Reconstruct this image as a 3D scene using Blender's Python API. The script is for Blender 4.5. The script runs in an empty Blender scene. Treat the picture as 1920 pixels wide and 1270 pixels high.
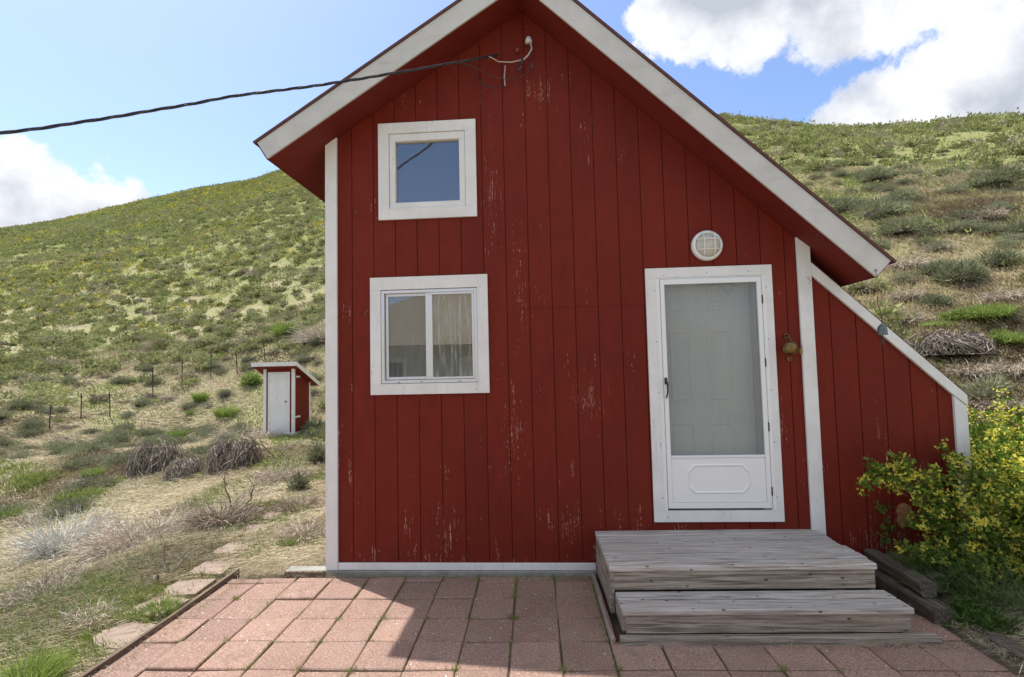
import bpy, math, random
import numpy as np
from mathutils import Matrix, Vector
C = bpy.context.scene.collection
R = math.radians
random.seed(7)
rng = np.random.default_rng(11)

# ------------------------------------------------------------------ camera
CAM = Vector((0.0, -4.3667, 1.706)); FPX = 963.006
YAW, PIT, ROL = R(3.64917), R(3.32890), R(1.29288)
RM = Matrix.Rotation(YAW, 3, 'Z') @ Matrix.Rotation(PIT, 3, 'X') @ Matrix.Rotation(ROL, 3, 'Y')
cd = bpy.data.cameras.new('camera'); cam = bpy.data.objects.new('camera', cd); C.objects.link(cam)
B = Matrix(((1, 0, 0), (0, 0, -1), (0, 1, 0)))
cam.matrix_world = Matrix.Translation(CAM) @ (RM @ B).to_4x4()
cd.sensor_width = 36; cd.lens = FPX / 1920 * 36; cd.clip_start = 0.05; cd.clip_end = 3000
bpy.context.scene.camera = cam
def ray(px, py): return np.array((RM @ Vector((px - 960, FPX, -(py - 635)))).normalized())
def onY(px, py, y):
    d = ray(px, py); t = (y - CAM.y) / d[1]; return np.array(CAM) + t * d
def onZ(px, py, z):
    d = ray(px, py); t = (z - CAM.z) / d[2]; return np.array(CAM) + t * d

# ------------------------------------------------------------------ node helper
class NT:
    def __init__(s, tree): s.t = tree; s.n = tree.nodes; s.l = tree.links
    def add(s, typ, **kw):
        nd = s.n.new(typ)
        for k, v in kw.items(): setattr(nd, k, v)
        return nd
    def put(s, sock, v):
        if v is None: return
        if isinstance(v, bpy.types.NodeSocket): s.l.new(v, sock)
        else:
            if sock.type == 'RGBA' and not hasattr(v, '__len__'): v = (v, v, v, 1)
            if sock.type == 'RGBA' and len(v) == 3: v = (*v, 1)
            sock.default_value = v
    def noise(s, vec, scale, detail=3, rough=.55, out=0, dist=0):
        nd = s.add('ShaderNodeTexNoise'); s.put(nd.inputs['Vector'], vec); nd.inputs['Scale'].default_value = scale
        nd.inputs['Detail'].default_value = detail; nd.inputs['Roughness'].default_value = rough; nd.inputs['Distortion'].default_value = dist
        return nd.outputs[out]
    def ramp(s, fac, stops, interp='LINEAR'):
        nd = s.add('ShaderNodeValToRGB'); cr = nd.color_ramp; cr.interpolation = interp
        while len(cr.elements) < len(stops): cr.elements.new(.5)
        for e, (p, c) in zip(cr.elements, stops):
            e.position = p; e.color = (c, c, c, 1) if not hasattr(c, '__len__') else (*c, 1)
        s.put(nd.inputs[0], fac); return nd.outputs[0]
    def mix(s, fac, a, b, mode='MIX'):
        nd = s.add('ShaderNodeMix', data_type='RGBA', blend_type=mode)
        s.put(nd.inputs[0], fac); s.put(nd.inputs[6], a); s.put(nd.inputs[7], b); return nd.outputs[2]
    def m(s, op, a, b=None, c=None, clamp=False):
        nd = s.add('ShaderNodeMath', operation=op, use_clamp=clamp)
        s.put(nd.inputs[0], a)
        if b is not None: s.put(nd.inputs[1], b)
        if c is not None: s.put(nd.inputs[2], c)
        return nd.outputs[0]
    def vm(s, op, a, b=None, out=0):
        nd = s.add('ShaderNodeVectorMath', operation=op); s.put(nd.inputs[0], a)
        if b is not None: s.put(nd.inputs[1], b)
        return nd.outputs[out]
    def scl(s, vec, sc, loc=(0, 0, 0)):
        nd = s.add('ShaderNodeMapping'); s.put(nd.inputs[0], vec); nd.inputs['Scale'].default_value = sc; nd.inputs['Location'].default_value = loc
        return nd.outputs[0]
    def co(s, which='Object'): return s.add('ShaderNodeTexCoord').outputs[which]
    def sep(s, v):
        nd = s.add('ShaderNodeSeparateXYZ'); s.put(nd.inputs[0], v); return nd.outputs
    def bump(s, h, strength=.3, dist=.01):
        nd = s.add('ShaderNodeBump'); s.put(nd.inputs['Height'], h); nd.inputs['Strength'].default_value = strength; nd.inputs['Distance'].default_value = dist
        return nd.outputs[0]

def new_mat(name):
    m = bpy.data.materials.new(name); m.use_nodes = True; nt = NT(m.node_tree)
    return m, nt, m.node_tree.nodes['Principled BSDF']
def simple(name, col, rough=.6, metal=0, spec=.5, var=.12, vs=20, bump=0):
    m, n, b = new_mat(name); g = n.co()
    f = n.noise(g, vs, 4); c1 = tuple(x * (1 - var) for x in col); c2 = tuple(min(1, x * (1 + var)) for x in col)
    n.put(b.inputs['Base Color'], n.mix(f, c1, c2)); b.inputs['Roughness'].default_value = rough
    b.inputs['Metallic'].default_value = metal; b.inputs['Specular IOR Level'].default_value = spec
    if bump: n.put(b.inputs['Normal'], n.bump(n.noise(g, vs * 4, 3), bump, .003))
    return m

# ------------------------------------------------------------------ world
SUN_V = Vector((-.383, .25, 1)).normalized()
w = bpy.data.worlds.new('World'); bpy.context.scene.world = w; w.use_nodes = True
n = NT(w.node_tree); bg = w.node_tree.nodes['Background']; bg.inputs[1].default_value = 0.15
sky = n.add('ShaderNodeTexSky', sky_type='NISHITA'); sky.sun_disc = False
sky.sun_elevation = math.asin(SUN_V.z); sky.sun_rotation = math.atan2(SUN_V.x, SUN_V.y) % (2 * math.pi)
sky.altitude = 900; sky.air_density = 1.15; sky.dust_density = 2.2; sky.ozone_density = 1.0
dirv = n.vm('NORMALIZE', n.co('Generated'))
wob = n.noise(dirv, 6.5, 10, .64)
wob2 = n.noise(dirv, 22, 8, .65)
pert = n.m('ADD', n.m('MULTIPLY', n.m('SUBTRACT', wob, .5), 1.9), n.m('MULTIPLY', n.m('SUBTRACT', wob2, .5), .9))
blobs = [(-60, 430, 190), (60, 440, 165), (180, 450, 120), (0, 345, 85), (-260, 330, 200),
         (1290, 10, 100), (1400, 0, 120), (1560, -10, 130), (1440, 55, 60), (1700, -60, 140), (1600, 0, 70),
         (1705, 275, 155), (1800, 190, 125), (1895, 100, 120), (2020, 20, 160), (1570, 280, 70),
         (2200, -300, 300)]
fill_clouds = [((.3, .3, .9), 22), ((-.6, -.3, .75), 20), ((.5, -.5, .7), 26), ((0, -.35, .9), 24), ((-.75, -.75, .35), 15), ((.7, -.7, .25), 18), ((.95, 0, .3), 14), ((-.95, .1, .45), 16)]  # unseen out-of-frame clouds, added to whiten the bluish light in the shade
acc = None
for px, py, rad in blobs:
    d = ray(px, py); ang = math.atan(rad / (FPX + ((px - 960) ** 2 + (py - 635) ** 2) / FPX / 2))
    dt = n.vm('DOT_PRODUCT', dirv, tuple(d), out=1)
    a = n.m('DIVIDE', n.m('ARCCOSINE', n.m('MINIMUM', dt, .999999)), ang)
    v = n.m('SUBTRACT', 1.0, a)
    acc = v if acc is None else n.m('SMOOTH_MAX', acc, v, .25)
for dv_, deg in fill_clouds:
    dt = n.vm('DOT_PRODUCT', dirv, tuple(Vector(dv_).normalized()), out=1)
    acc = n.m('SMOOTH_MAX', acc, n.m('SUBTRACT', 1.0, n.m('DIVIDE', n.m('ARCCOSINE', n.m('MINIMUM', dt, .999999)), R(deg))), .25)
dens = n.m('ADD', acc, n.m('MULTIPLY', pert, .75))
cov = n.ramp(n.m('ADD', dens, .12), [(0.0, 0), (.05, .25), (.14, .82), (.30, 1)])
shade = n.noise(n.vm('ADD', dirv, (.02, -.01, .045)), 6, 7, .55)
thick = n.ramp(dens, [(.1, 0), (.9, 1)])
cl = n.ramp(n.m('SUBTRACT', shade, n.m('MULTIPLY', thick, .10)), [(.34, (2.35, 2.55, 2.9)), (.44, (3.3, 3.42, 3.7)), (.54, (4.4, 4.45, 4.5))])
hsv = n.add('ShaderNodeHueSaturation'); n.put(hsv.inputs['Color'], sky.outputs[0]); hsv.inputs['Saturation'].default_value = 1.12; hsv.inputs['Hue'].default_value = .508; hsv.inputs['Value'].default_value = .95
n.put(bg.inputs[0], n.mix(cov, hsv.outputs[0], cl))
w.cycles.sampling_method = 'AUTOMATIC'

sd = bpy.data.lights.new('sun', 'SUN'); sd.energy = 3.8; sd.angle = R(.55); sd.color = (1, .955, .89)
so = bpy.data.objects.new('sun', sd); C.objects.link(so); so.rotation_euler = SUN_V.to_track_quat('Z', 'Y').to_euler(); so.location = (-20, 10, 50)
vs = bpy.context.scene.view_settings; vs.view_transform = 'Standard'; vs.look = 'None'; vs.gamma = 1; vs.exposure = 0.72
bpy.context.scene.cycles.max_bounces = 8; bpy.context.scene.cycles.transparent_max_bounces = 8

# ------------------------------------------------------------------ object helpers
def tag(o, label=None, cat=None, group=None, kind=None):
    if label: o['label'] = label
    if cat: o['category'] = cat
    if group: o['group'] = group
    if kind: o['kind'] = kind
    return o
def empty(name, loc, label, cat, group=None, rz=0):
    o = bpy.data.objects.new(name, None); C.objects.link(o); o.location = loc; o.rotation_euler = (0, 0, rz); o.empty_display_size = .1
    return tag(o, label, cat, group)
def link(name, me, parent=None, mats=(), smooth=False, bevel=0, world=True):
    for m in mats: me.materials.append(m)
    if smooth: me.shade_smooth()
    o = bpy.data.objects.new(name, me); C.objects.link(o)
    if parent is not None:
        o.parent = parent
        if world: o.matrix_parent_inverse = PINV.get(parent.name, Matrix.Identity(4))
    if bevel:
        b = o.modifiers.new('b', 'BEVEL'); b.width = bevel; b.segments = 2; b.limit_method = 'ANGLE'
    return o
PINV = {}
class MB:
    "collects faces, builds ONE mesh object"
    def __init__(s): s.v = []; s.f = []; s.mi = []; s.cur = 0
    def add(s, vs, fs):
        k = len(s.v); s.v += [tuple(float(c) for c in v) for v in vs]; s.f += [tuple(k + i for i in f) for f in fs]; s.mi += [s.cur] * len(fs); return s
    def box(s, x0, x1, y0, y1, z0, z1, M=None, jit=0):
        vs = [Vector((x, y, z)) for z in (z0, z1) for y in (y0, y1) for x in (x0, x1)]
        if jit: vs = [v + Vector([random.uniform(-jit, jit) for _ in range(3)]) for v in vs]
        if M: vs = [M @ v for v in vs]
        return s.add(vs, [(0, 2, 3, 1), (4, 5, 7, 6), (0, 1, 5, 4), (2, 6, 7, 3), (0, 4, 6, 2), (1, 3, 7, 5)])
    def prism(s, pts, y0, y1):  # polygon in xz (counterclockwise seen from -y), extruded in y
        k = len(pts); vs = [(x, y0, z) for x, z in pts] + [(x, y1, z) for x, z in pts]
        return s.add(vs, [tuple(range(k)), tuple(range(2 * k - 1, k - 1, -1))] + [(i, i + k, (i + 1) % k + k, (i + 1) % k) for i in range(k)])
    def frame(s, x0, x1, z0, z1, t, y0, y1, tb=None, tt=None):
        tb = t if tb is None else tb; tt = t if tt is None else tt
        s.box(x0, x0 + t, y0, y1, z0 + tb, z1 - tt); s.box(x1 - t, x1, y0, y1, z0 + tb, z1 - tt)
        s.box(x0, x1, y0, y1, z1 - tt, z1); s.box(x0, x1, y0, y1, z0, z0 + tb); return s
    def tube(s, pts, rad, k=6, caps=True):
        pts = [Vector(p) for p in pts]; rad = rad if hasattr(rad, '__len__') else [rad] * len(pts)
        rings = []; up = Vector((0, 0, 1)); prev = None
        for i, p in enumerate(pts):
            d = (pts[min(i + 1, len(pts) - 1)] - pts[max(i - 1, 0)]).normalized()
            a = prev if prev is not None else (up if abs(d.z) < .9 else Vector((1, 0, 0)))
            sx = d.cross(a).normalized(); sy = sx.cross(d).normalized(); prev = sy
            rings.append([p + (sx * math.cos(2 * math.pi * j / k) + sy * math.sin(2 * math.pi * j / k)) * rad[i] for j in range(k)])
        vs = [v for r in rings for v in r]; fs = []
        for i in range(len(pts) - 1):
            for j in range(k): fs.append((i * k + j, i * k + (j + 1) % k, (i + 1) * k + (j + 1) % k, (i + 1) * k + j))
        if caps: fs += [tuple(range(k - 1, -1, -1)), tuple(range((len(pts) - 1) * k, len(pts) * k))]
        return s.add(vs, fs)
    def lathe(s, prof, M=None, k=24):  # prof: (r, h) about local Z
        M = M or Matrix.Identity(4); vs = []
        for r, h in prof: vs += [M @ Vector((r * math.cos(2 * math.pi * j / k), r * math.sin(2 * math.pi * j / k), h)) for j in range(k)]
        fs = [(i * k + j, i * k + (j + 1) % k, (i + 1) * k + (j + 1) % k, (i + 1) * k + j) for i in range(len(prof) - 1) for j in range(k)]
        return s.add(vs, fs + [tuple(range(k - 1, -1, -1)), tuple(range((len(prof) - 1) * k, len(prof) * k))])
    def build(s, name, mats, parent=None, smooth=False, bevel=0):
        me = bpy.data.meshes.new(name); me.from_pydata(s.v, [], s.f)
        if not hasattr(mats, '__len__'): mats = [mats]
        if len(mats) > 1: me.polygons.foreach_set('material_index', s.mi)
        me.update()
        return link(name, me, parent, mats, smooth, bevel)
def arr_mesh(name, V, F, tint=None):
    "V (n,3), F (m,3) triangles; fast numpy mesh with an optional per-vertex tint"
    me = bpy.data.meshes.new(name); V = np.asarray(V, np.float32); F = np.asarray(F, np.int32)
    me.vertices.add(len(V)); me.vertices.foreach_set('co', V.ravel())
    me.loops.add(F.size); me.loops.foreach_set('vertex_index', F.ravel())
    me.polygons.add(len(F)); me.polygons.foreach_set('loop_start', np.arange(0, F.size, F.shape[1], dtype=np.int32))
    if tint is not None:
        a = me.attributes.new('tint', 'FLOAT', 'POINT'); a.data.foreach_set('value', np.asarray(tint, np.float32))
    me.update(calc_edges=True); return me

# ------------------------------------------------------------------ materials
def paint_wood(name, base, chip, chip2, amount, streak=(70, 70, 3.0), groove_dark=None, patches=()):
    m, n, b = new_mat(name); g = n.co()
    x, y, z = n.sep(g)
    pl = n.m('FLOOR', n.m('DIVIDE', n.m('ADD', x, 1.669 + 20 * .1935), .1935))
    wn = n.add('ShaderNodeTexWhiteNoise', noise_dimensions='1D'); n.put(wn.inputs['W'], pl)
    grain = n.noise(n.scl(g, (60, 60, 3)), 1.0, 5, .6)
    big = n.noise(n.scl(g, (2.2, 2.2, .9)), 1.0, 4, .6)
    mot = n.noise(n.scl(g, (9, 9, 5)), 1.0, 5, .65)
    c = n.mix(n.m('MULTIPLY', wn.outputs['Value'], .8), base, tuple(k * .74 for k in base))
    c = n.mix(n.ramp(mot, [(.40, 0), (.68, .65)]), c, tuple(k * .68 for k in base))
    c = n.mix(n.ramp(big, [(.35, 0), (.7, .45)]), c, (base[0] * 1.22, base[1] * 1.45, base[2] * 1.35))
    c = n.mix(n.ramp(grain, [(.45, 0), (.75, .28)]), c, tuple(k * .55 for k in base))
    # flaked paint: short vertical chips gathered in clusters, more towards the bottom boards
    clus = n.noise(n.scl(g, (3.1, 3.1, 1.5)), 1.0, 4, .65)
    low = n.ramp(n.m('MULTIPLY', z, .2), [(0, .07), (.12, .02), (.5, .0), (.95, .02)])
    ch = n.noise(n.scl(g, streak, (3, 1, 7)), 1.0, 3, .6)
    chf = n.noise(n.scl(g, (150, 150, 30)), 1.0, 3, .6)
    val = n.m('ADD', n.m('ADD', n.m('MULTIPLY', ch, .55), n.m('MULTIPLY', chf, .33)), n.m('ADD', n.m('MULTIPLY', clus, .42), low))
    f = n.ramp(val, [(amount, 0), (amount + .018, 1)])
    for (px, pz, rx, rz) in patches:
        dx = n.m('DIVIDE', n.m('SUBTRACT', x, px), rx); dz = n.m('DIVIDE', n.m('SUBTRACT', z, pz), rz)
        rr = n.m('SQRT', n.m('ADD', n.m('MULTIPLY', dx, dx), n.m('MULTIPLY', dz, dz)))
        v2 = n.m('ADD', n.m('MULTIPLY', n.m('SUBTRACT', 1.0, rr), .16), n.m('ADD', n.m('MULTIPLY', ch, .6), n.m('MULTIPLY', chf, .55)))
        f = n.m('MAXIMUM', f, n.m('MULTIPLY', n.ramp(v2, [(.775, 0), (.81, .75)]), n.m('LESS_THAN', rr, 1.0)))
    fx = n.m('ABSOLUTE', n.m('SUBTRACT', n.m('FRACT', n.m('DIVIDE', n.m('ADD', x, 1.669 + 20 * .1935 + .03), .387)), .5)); fz = n.m('ABSOLUTE', n.m('SUBTRACT', n.m('FRACT', n.m('DIVIDE', n.m('ADD', z, 20.06), .31)), .5))
    nd_ = n.m('SQRT', n.m('ADD', n.m('POWER', n.m('MULTIPLY', fx, .387), 2.0), n.m('POWER', n.m('MULTIPLY', fz, .31), 2.0)))
    c = n.mix(n.m('MULTIPLY', n.m('LESS_THAN', nd_, .0042), .6), c, (.035, .008, .006))
    cc = n.mix(n.noise(g, 9, 2), chip, chip2)
    n.put(b.inputs['Base Color'], n.mix(f, c, cc)); b.inputs['Roughness'].default_value = .72; b.inputs['Specular IOR Level'].default_value = .25
    h = n.m('SUBTRACT', n.m('MULTIPLY', grain, .5), n.m('MULTIPLY', f, .8))
    n.put(b.inputs['Normal'], n.bump(h, .35, .004)); return m
RED = (.172, .0160, .0068)
M_red = paint_wood('red_siding', RED, (.40, .17, .13), (.50, .33, .25), .803,
                   patches=[(-1.66, 2.25, .2, .16), (-1.5, 2.22, .3, .10), (-.42, 3.2, .16, 1.3), (-.3, 1.2, .25, .9), (.15, .4, .5, .35), (.0, 4.1, .35, .35), (2.55, .3, .35, .4), (1.9, 1.2, .15, .5), (3.0, .75, .4, .4), (.35, 1.4, .3, .5), (-.2, 2.4, .12, 1.0)])
def white_wood(name, base, dirt=.5, horiz=False):
    m, n, b = new_mat(name); g = n.co()
    st = (3, 30, 30) if horiz else (30, 30, 3)
    gr = n.noise(n.scl(g, st), 1.0, 5, .65); bl = n.noise(g, 3.2, 5, .65); sp = n.noise(g, 55, 3, .6)
    c = n.mix(n.ramp(bl, [(.4, 0), (.75, dirt)]), base, tuple(k * q for k, q in zip(base, (.76, .75, .73))))
    c = n.mix(n.ramp(gr, [(.55, 0), (.8, .5 * dirt)]), c, tuple(k * .55 for k in base))
    f = n.ramp(n.m('ADD', n.m('MULTIPLY', sp, .5), n.m('MULTIPLY', gr, .5)), [(.635, 0), (.66, .8)])
    n.put(b.inputs['Base Color'], n.mix(f, c, (.32, .27, .23))); b.inputs['Roughness'].default_value = .6; b.inputs['Specular IOR Level'].default_value = .3
    n.put(b.inputs['Normal'], n.bump(gr, .3, .003)); return m
M_white = white_wood('white_trim', (.80, .795, .79), .6)
M_fascia = white_wood('weathered_fascia', (.60, .59, .57), .75, True)
M_vinyl = simple('white_vinyl', (.82, .83, .84), .35, var=.03, vs=3)
M_alu = simple('aluminium_frame', (.74, .75, .76), .3, metal=.35, var=.05)
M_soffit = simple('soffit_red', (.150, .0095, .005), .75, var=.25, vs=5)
M_shingle = simple('roof_shingle', (.11, .045, .04), .9, var=.4, vs=30, bump=.5)
M_conc = simple('foundation_grey', (.30, .29, .26), .9, var=.4, vs=9, bump=.5)
M_black = simple('black_metal', (.02, .02, .022), .4, var=.1)
M_cable = simple('cable_rubber', (.035, .036, .045), .28, var=.2)
M_greymetal = simple('grey_metal', (.42, .42, .41), .45, metal=.3, var=.15)
M_brass = simple('old_brass', (.20, .135, .05), .35, metal=.85, var=.35, vs=40)
M_doorgrey = simple('entry_door_paint', (.68, .68, .66), .5, var=.04, vs=4)
M_jamb = simple('jamb_paint', (.40, .42, .45), .5, var=.05)
M_dark = simple('dark_interior', (.05, .045, .04), .9)
M_room = simple('room_wall', (.42, .40, .36), .9, var=.1, vs=3)
M_redspeck = simple('screw_grey', (.12, .12, .12), .4)
M_rust = simple('rusty_steel', (.055, .035, .028), .8, var=.4, vs=30)
M_bellgrey = simple('bell_patina', (.13, .16, .15), .5, metal=.5, var=.3, vs=40)
def glass_mat(name, refl, tint, streak=0.0, veil=.02):
    m, n, b = new_mat(name); g = n.co(); out = m.node_tree.nodes['Material Output']
    gl = n.add('ShaderNodeBsdfGlossy'); gl.inputs['Roughness'].default_value = .015; n.put(gl.inputs['Color'], (.93, .95, .97))
    tr = n.add('ShaderNodeBsdfTransparent'); n.put(tr.inputs['Color'], tint)
    mx = n.add('ShaderNodeMixShader'); mx.inputs[0].default_value = refl; n.l.new(tr.outputs[0], mx.inputs[1]); n.l.new(gl.outputs[0], mx.inputs[2])
    df = n.add('ShaderNodeBsdfDiffuse'); n.put(df.inputs['Color'], (.55, .55, .53))
    m2 = n.add('ShaderNodeMixShader')
    f = n.ramp(n.noise(n.scl(g, (38, 38, 3.5)), 1.0, 4, .6), [(.50, veil), (.72, max(streak, veil))])
    n.put(m2.inputs[0], f); n.l.new(mx.outputs[0], m2.inputs[1]); n.l.new(df.outputs[0], m2.inputs[2]); n.l.new(m2.outputs[0], out.inputs[0])
    n.put(gl.inputs['Normal'], n.bump(n.noise(g, 2.2, 2), .05, .01)); return m
M_glass = glass_mat('window_glass', .17, (.80, .84, .84), .06, .05)
M_glassL = glass_mat('dusty_glass', .12, (.80, .84, .84), .22, .12)
M_glass2 = glass_mat('streaked_glass', .16, (.80, .82, .80), .55, .08)
M_glass3 = glass_mat('storm_glass', .015, (.86, .88, .88), .16, .13)
def old_wood(name, a, b_, dark, axis='x', redbits=False):
    m, n, b = new_mat(name); g = n.co()
    sc = {'x': (2.2, 34, 34), 'y': (34, 2.2, 34), 'z': (34, 34, 2.2)}[axis]; sc2 = tuple(k * 2.6 if k > 3 else k * 1.4 for k in sc)
    geo = n.add('ShaderNodeNewGeometry'); rnd = geo.outputs['Random Per Island']
    off = n.vm('ADD', g, n.add('ShaderNodeCombineXYZ').outputs[0]); cmb = off.node.inputs[1].links[0].from_node
    n.put(cmb.inputs[0], n.m('MULTIPLY', rnd, 31)); n.put(cmb.inputs[1], n.m('MULTIPLY', rnd, 17))
    gr = n.noise(n.scl(off, sc), 1.0, 6, .62, dist=.6); fine = n.noise(n.scl(off, sc2), 1.0, 5, .65)
    blot = n.noise(off, 3.0, 4, .6)
    c = n.mix(n.ramp(gr, [(.38, 0), (.60, 1)]), a, b_)
    c = n.mix(n.ramp(fine, [(.47, 0), (.60, .9)]), c, dark)
    c = n.mix(n.ramp(blot, [(.42, 0), (.72, .45)]), c, tuple(k * q for k, q in zip(a, (.72, .62, .50))))
    c = n.mix(n.m('MULTIPLY', rnd, .6), c, tuple(k * .6 for k in a))
    kn = n.add('ShaderNodeTexVoronoi'); n.put(kn.inputs['Vector'], n.scl(off, tuple(7.5 if k < 3 else 13 for k in sc))); kn.inputs['Scale'].default_value = 1.0
    c = n.mix(n.ramp(kn.outputs['Distance'], [(.07, .85), (.13, 0)]), c, (.05, .04, .032))
    if redbits:
        rb = n.noise(n.scl(g, (16, 60, 40)), 1.0, 3, .6); ex = n.ramp(n.m('MULTIPLY', n.sep(g)[0], .4), [(.80, 0), (.86, 1)])
        f = n.m('MULTIPLY', n.ramp(n.m('ADD', rb, n.m('MULTIPLY', ex, .09)), [(.71, 0), (.73, 1)]), .8)
        c = n.mix(f, c, (.25, .03, .03))
    n.put(b.inputs['Base Color'], c); b.inputs['Roughness'].default_value = .85; b.inputs['Specular IOR Level'].default_value = .2
    n.put(b.inputs['Normal'], n.bump(n.m('ADD', gr, fine), .5, .004)); return m
M_deck = old_wood('weathered_deck', (.66, .63, .60), (.44, .41, .38), (.15, .125, .105), 'x', True)
M_riser = old_wood('weathered_riser', (.47, .41, .35), (.27, .225, .185), (.09, .072, .06), 'x', True)
M_sidewd = old_wood('weathered_side', (.44, .38, .33), (.26, .22, .185), (.08, .06, .05), 'y')
M_timber = old_wood('old_timber', (.19, .165, .14), (.085, .07, .058), (.025, .02, .017), 'y')
M_edge = old_wood('edging_board', (.24, .19, .14), (.14, .10, .07), (.05, .037, .028), 'y')
def foliage(name, lo, hi, trans=.25, objvar=True, third=None):
    m, n, b = new_mat(name); out = m.node_tree.nodes['Material Output']; m.node_tree.nodes.remove(b)
    at = n.add('ShaderNodeAttribute', attribute_name='tint').outputs['Fac']
    f = at
    if objvar:
        oi = n.add('ShaderNodeObjectInfo').outputs['Random']; f = n.m('ADD', n.m('MULTIPLY', at, .65), n.m('MULTIPLY', oi, .35))
    c = n.ramp(f, [(0, lo), (1, hi)] if third is None else [(0, lo), (.55, hi), (1, third)])
    d = n.add('ShaderNodeBsdfDiffuse'); t = n.add('ShaderNodeBsdfTranslucent'); n.put(d.inputs[0], c); n.put(t.inputs[0], c)
    mx = n.add('ShaderNodeMixShader'); mx.inputs[0].default_value = trans; n.l.new(d.outputs[0], mx.inputs[1]); n.l.new(t.outputs[0], mx.inputs[2]); n.l.new(mx.outputs[0], out.inputs[0])
    return m
M_sage = foliage('sage_leaves', (.125, .14, .075), (.38, .40, .255), .2)
M_far = foliage('hillside_scrub', (.145, .16, .065), (.40, .42, .20), .2, False, (.33, .29, .22))
M_green = foliage('green_grass', (.14, .21, .045), (.33, .42, .11), .35)
M_straw = foliage('dry_straw', (.22, .175, .115), (.46, .395, .27), .2, False, (.64, .57, .41))
M_gmix = foliage('short_grass', (.15, .20, .05), (.36, .41, .14), .3, False)
M_dead = foliage('dead_brush', (.075, .062, .052), (.46, .40, .345), .05)
M_silver = foliage('silver_brush', (.34, .34, .31), (.74, .73, .68), .1)
M_leaf = foliage('currant_leaves', (.07, .13, .022), (.21, .31, .06), .35, False)
M_flower = foliage('yellow_flowers', (.66, .60, .06), (.86, .84, .24), .3, False)
M_wildfl = foliage('yellow_wildflowers', (.42, .36, .03), (.75, .58, .05), .25, False)
M_stem = simple('brown_stems', (.10, .075, .055), .9, var=.3, vs=30)
M_wood = simple('dead_branch', (.22, .19, .165), .9, var=.45, vs=40)

# ------------------------------------------------------------------ terrain
wr = np.random.default_rng(3)
WAV = [(wr.uniform(0, 2 * np.pi), wr.uniform(0, 2 * np.pi), 10 ** wr.uniform(-.7, .85)) for _ in range(34)]
def bumps(x, y, lo, hi):
    s = np.zeros_like(x); c = 0
    for a, p, k in WAV:
        if lo <= k < hi: s = s + np.sin((x * np.cos(a) + y * np.sin(a)) * k + p) / k ** .8; c += 1
    return s / max(c, 1)
TH = np.radians([-180, -110, -80, -60, -48.9, -44, -38.3, -33.1, -28.8, -23.6, 0, 19.4, 26.7, 35, 42.3, 60, 90, 120, 180])
EC = [.0, .0, .08, .14, .210, .253, .299, .336, .367, .397, .47, .463, .424, .377, .334, .26, .12, .0, .0]
RC = [200, 200, 160, 140, 130, 127, 122, 116, 110, 100, 70, 50, 46, 42, 38, 36, 50, 200, 200]
R0 = [30, 30, 24, 22, 21, 21, 20.5, 20, 19, 17, 12, 7.5, 6.0, 5.4, 5.2, 5.2, 8, 30, 30]
def T(x, y):
    x = np.asarray(x, float); y = np.asarray(y, float)
    th = np.arctan2(x, y - CAM.y); r = np.hypot(x, y - CAM.y)
    e, rc, r0 = np.interp(th, TH, EC), np.interp(th, TH, RC), np.interp(th, TH, R0)
    s = np.where(e > .001, (e * rc + 1.7) / (rc - r0), 0)
    wd = 1.6
    h = s * (np.sqrt((r - r0) ** 2 + wd ** 2) + (r - r0)) / 2 - s * (np.sqrt(r0 ** 2 + wd ** 2) - r0) / 2
    hc = s * (rc - r0); k = .05 * rc
    h = np.where(e > .001, -(np.sqrt((hc - h + .0) ** 2 + k ** 2 * s ** 2) - (hc - h)) / 2 + h, h)
    over = np.maximum(r - rc * 1.04, 0); h = h - over * (s + .18)
    h = h + .35 * bumps(x, y, .15, .6) * np.clip((r - r0) / 15, 0, 1) + .30 * bumps(x, y, .6, 2.2) * np.clip((r - 6) / 12, 0, 1)
    bank = .40 * np.exp(-((y - 5.6 + .25 * (x + 6)) / 2.1) ** 2) * np.clip((-3.5 - x) / 1.6, 0, 1) * np.clip((x + 16) / 5, 0, 1); h = h + bank
    drop = -.13 * np.clip(-3.6 - x, 0, 8) * np.clip((22 - r) / 10, 0, 1)
    h = h + .26 * bumps(x, y, .6, 2.2) * np.clip((-3.6 - x) / 1.5, 0, 1) * np.clip((14 - r) / 6, 0, 1)
    h = h + drop + (.05 + .05 * (x < -3.6)) * bumps(x, y, 2.2, 8) * np.clip((np.abs(x + .1) - 2.9) / 1.0, 0, 1)
    ped = np.exp(-(((x + 7.7) / 2.0) ** 2 + ((y - 10.2) / 2.2) ** 2) ** 2); h = h * (1 - ped) + (-.07) * ped
    flat = np.clip(np.maximum(np.abs(x) - 3.3, np.maximum(y - 5.5, 0)) / 1.2, 0, 1)
    h = h * flat + (-.045) * (1 - np.clip(np.maximum(np.abs(x) - 2.7, y - .02) / .25, 0, 1))
    return h
def hit(px, py):
    "where the sight line meets the hill"
    d = ray(px, py); t = .5; p = np.array(CAM)
    while t < 250:
        q = p + d * t
        if q[2] < float(T(q[0], q[1])): return np.array([q[0], q[1], float(T(q[0], q[1]))])
        t *= 1.004
    return p + d * 60
nth, nr = 420, 330
tt = np.linspace(-np.pi, np.pi, nth, endpoint=False); tt = np.sort(tt + .0)
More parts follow.
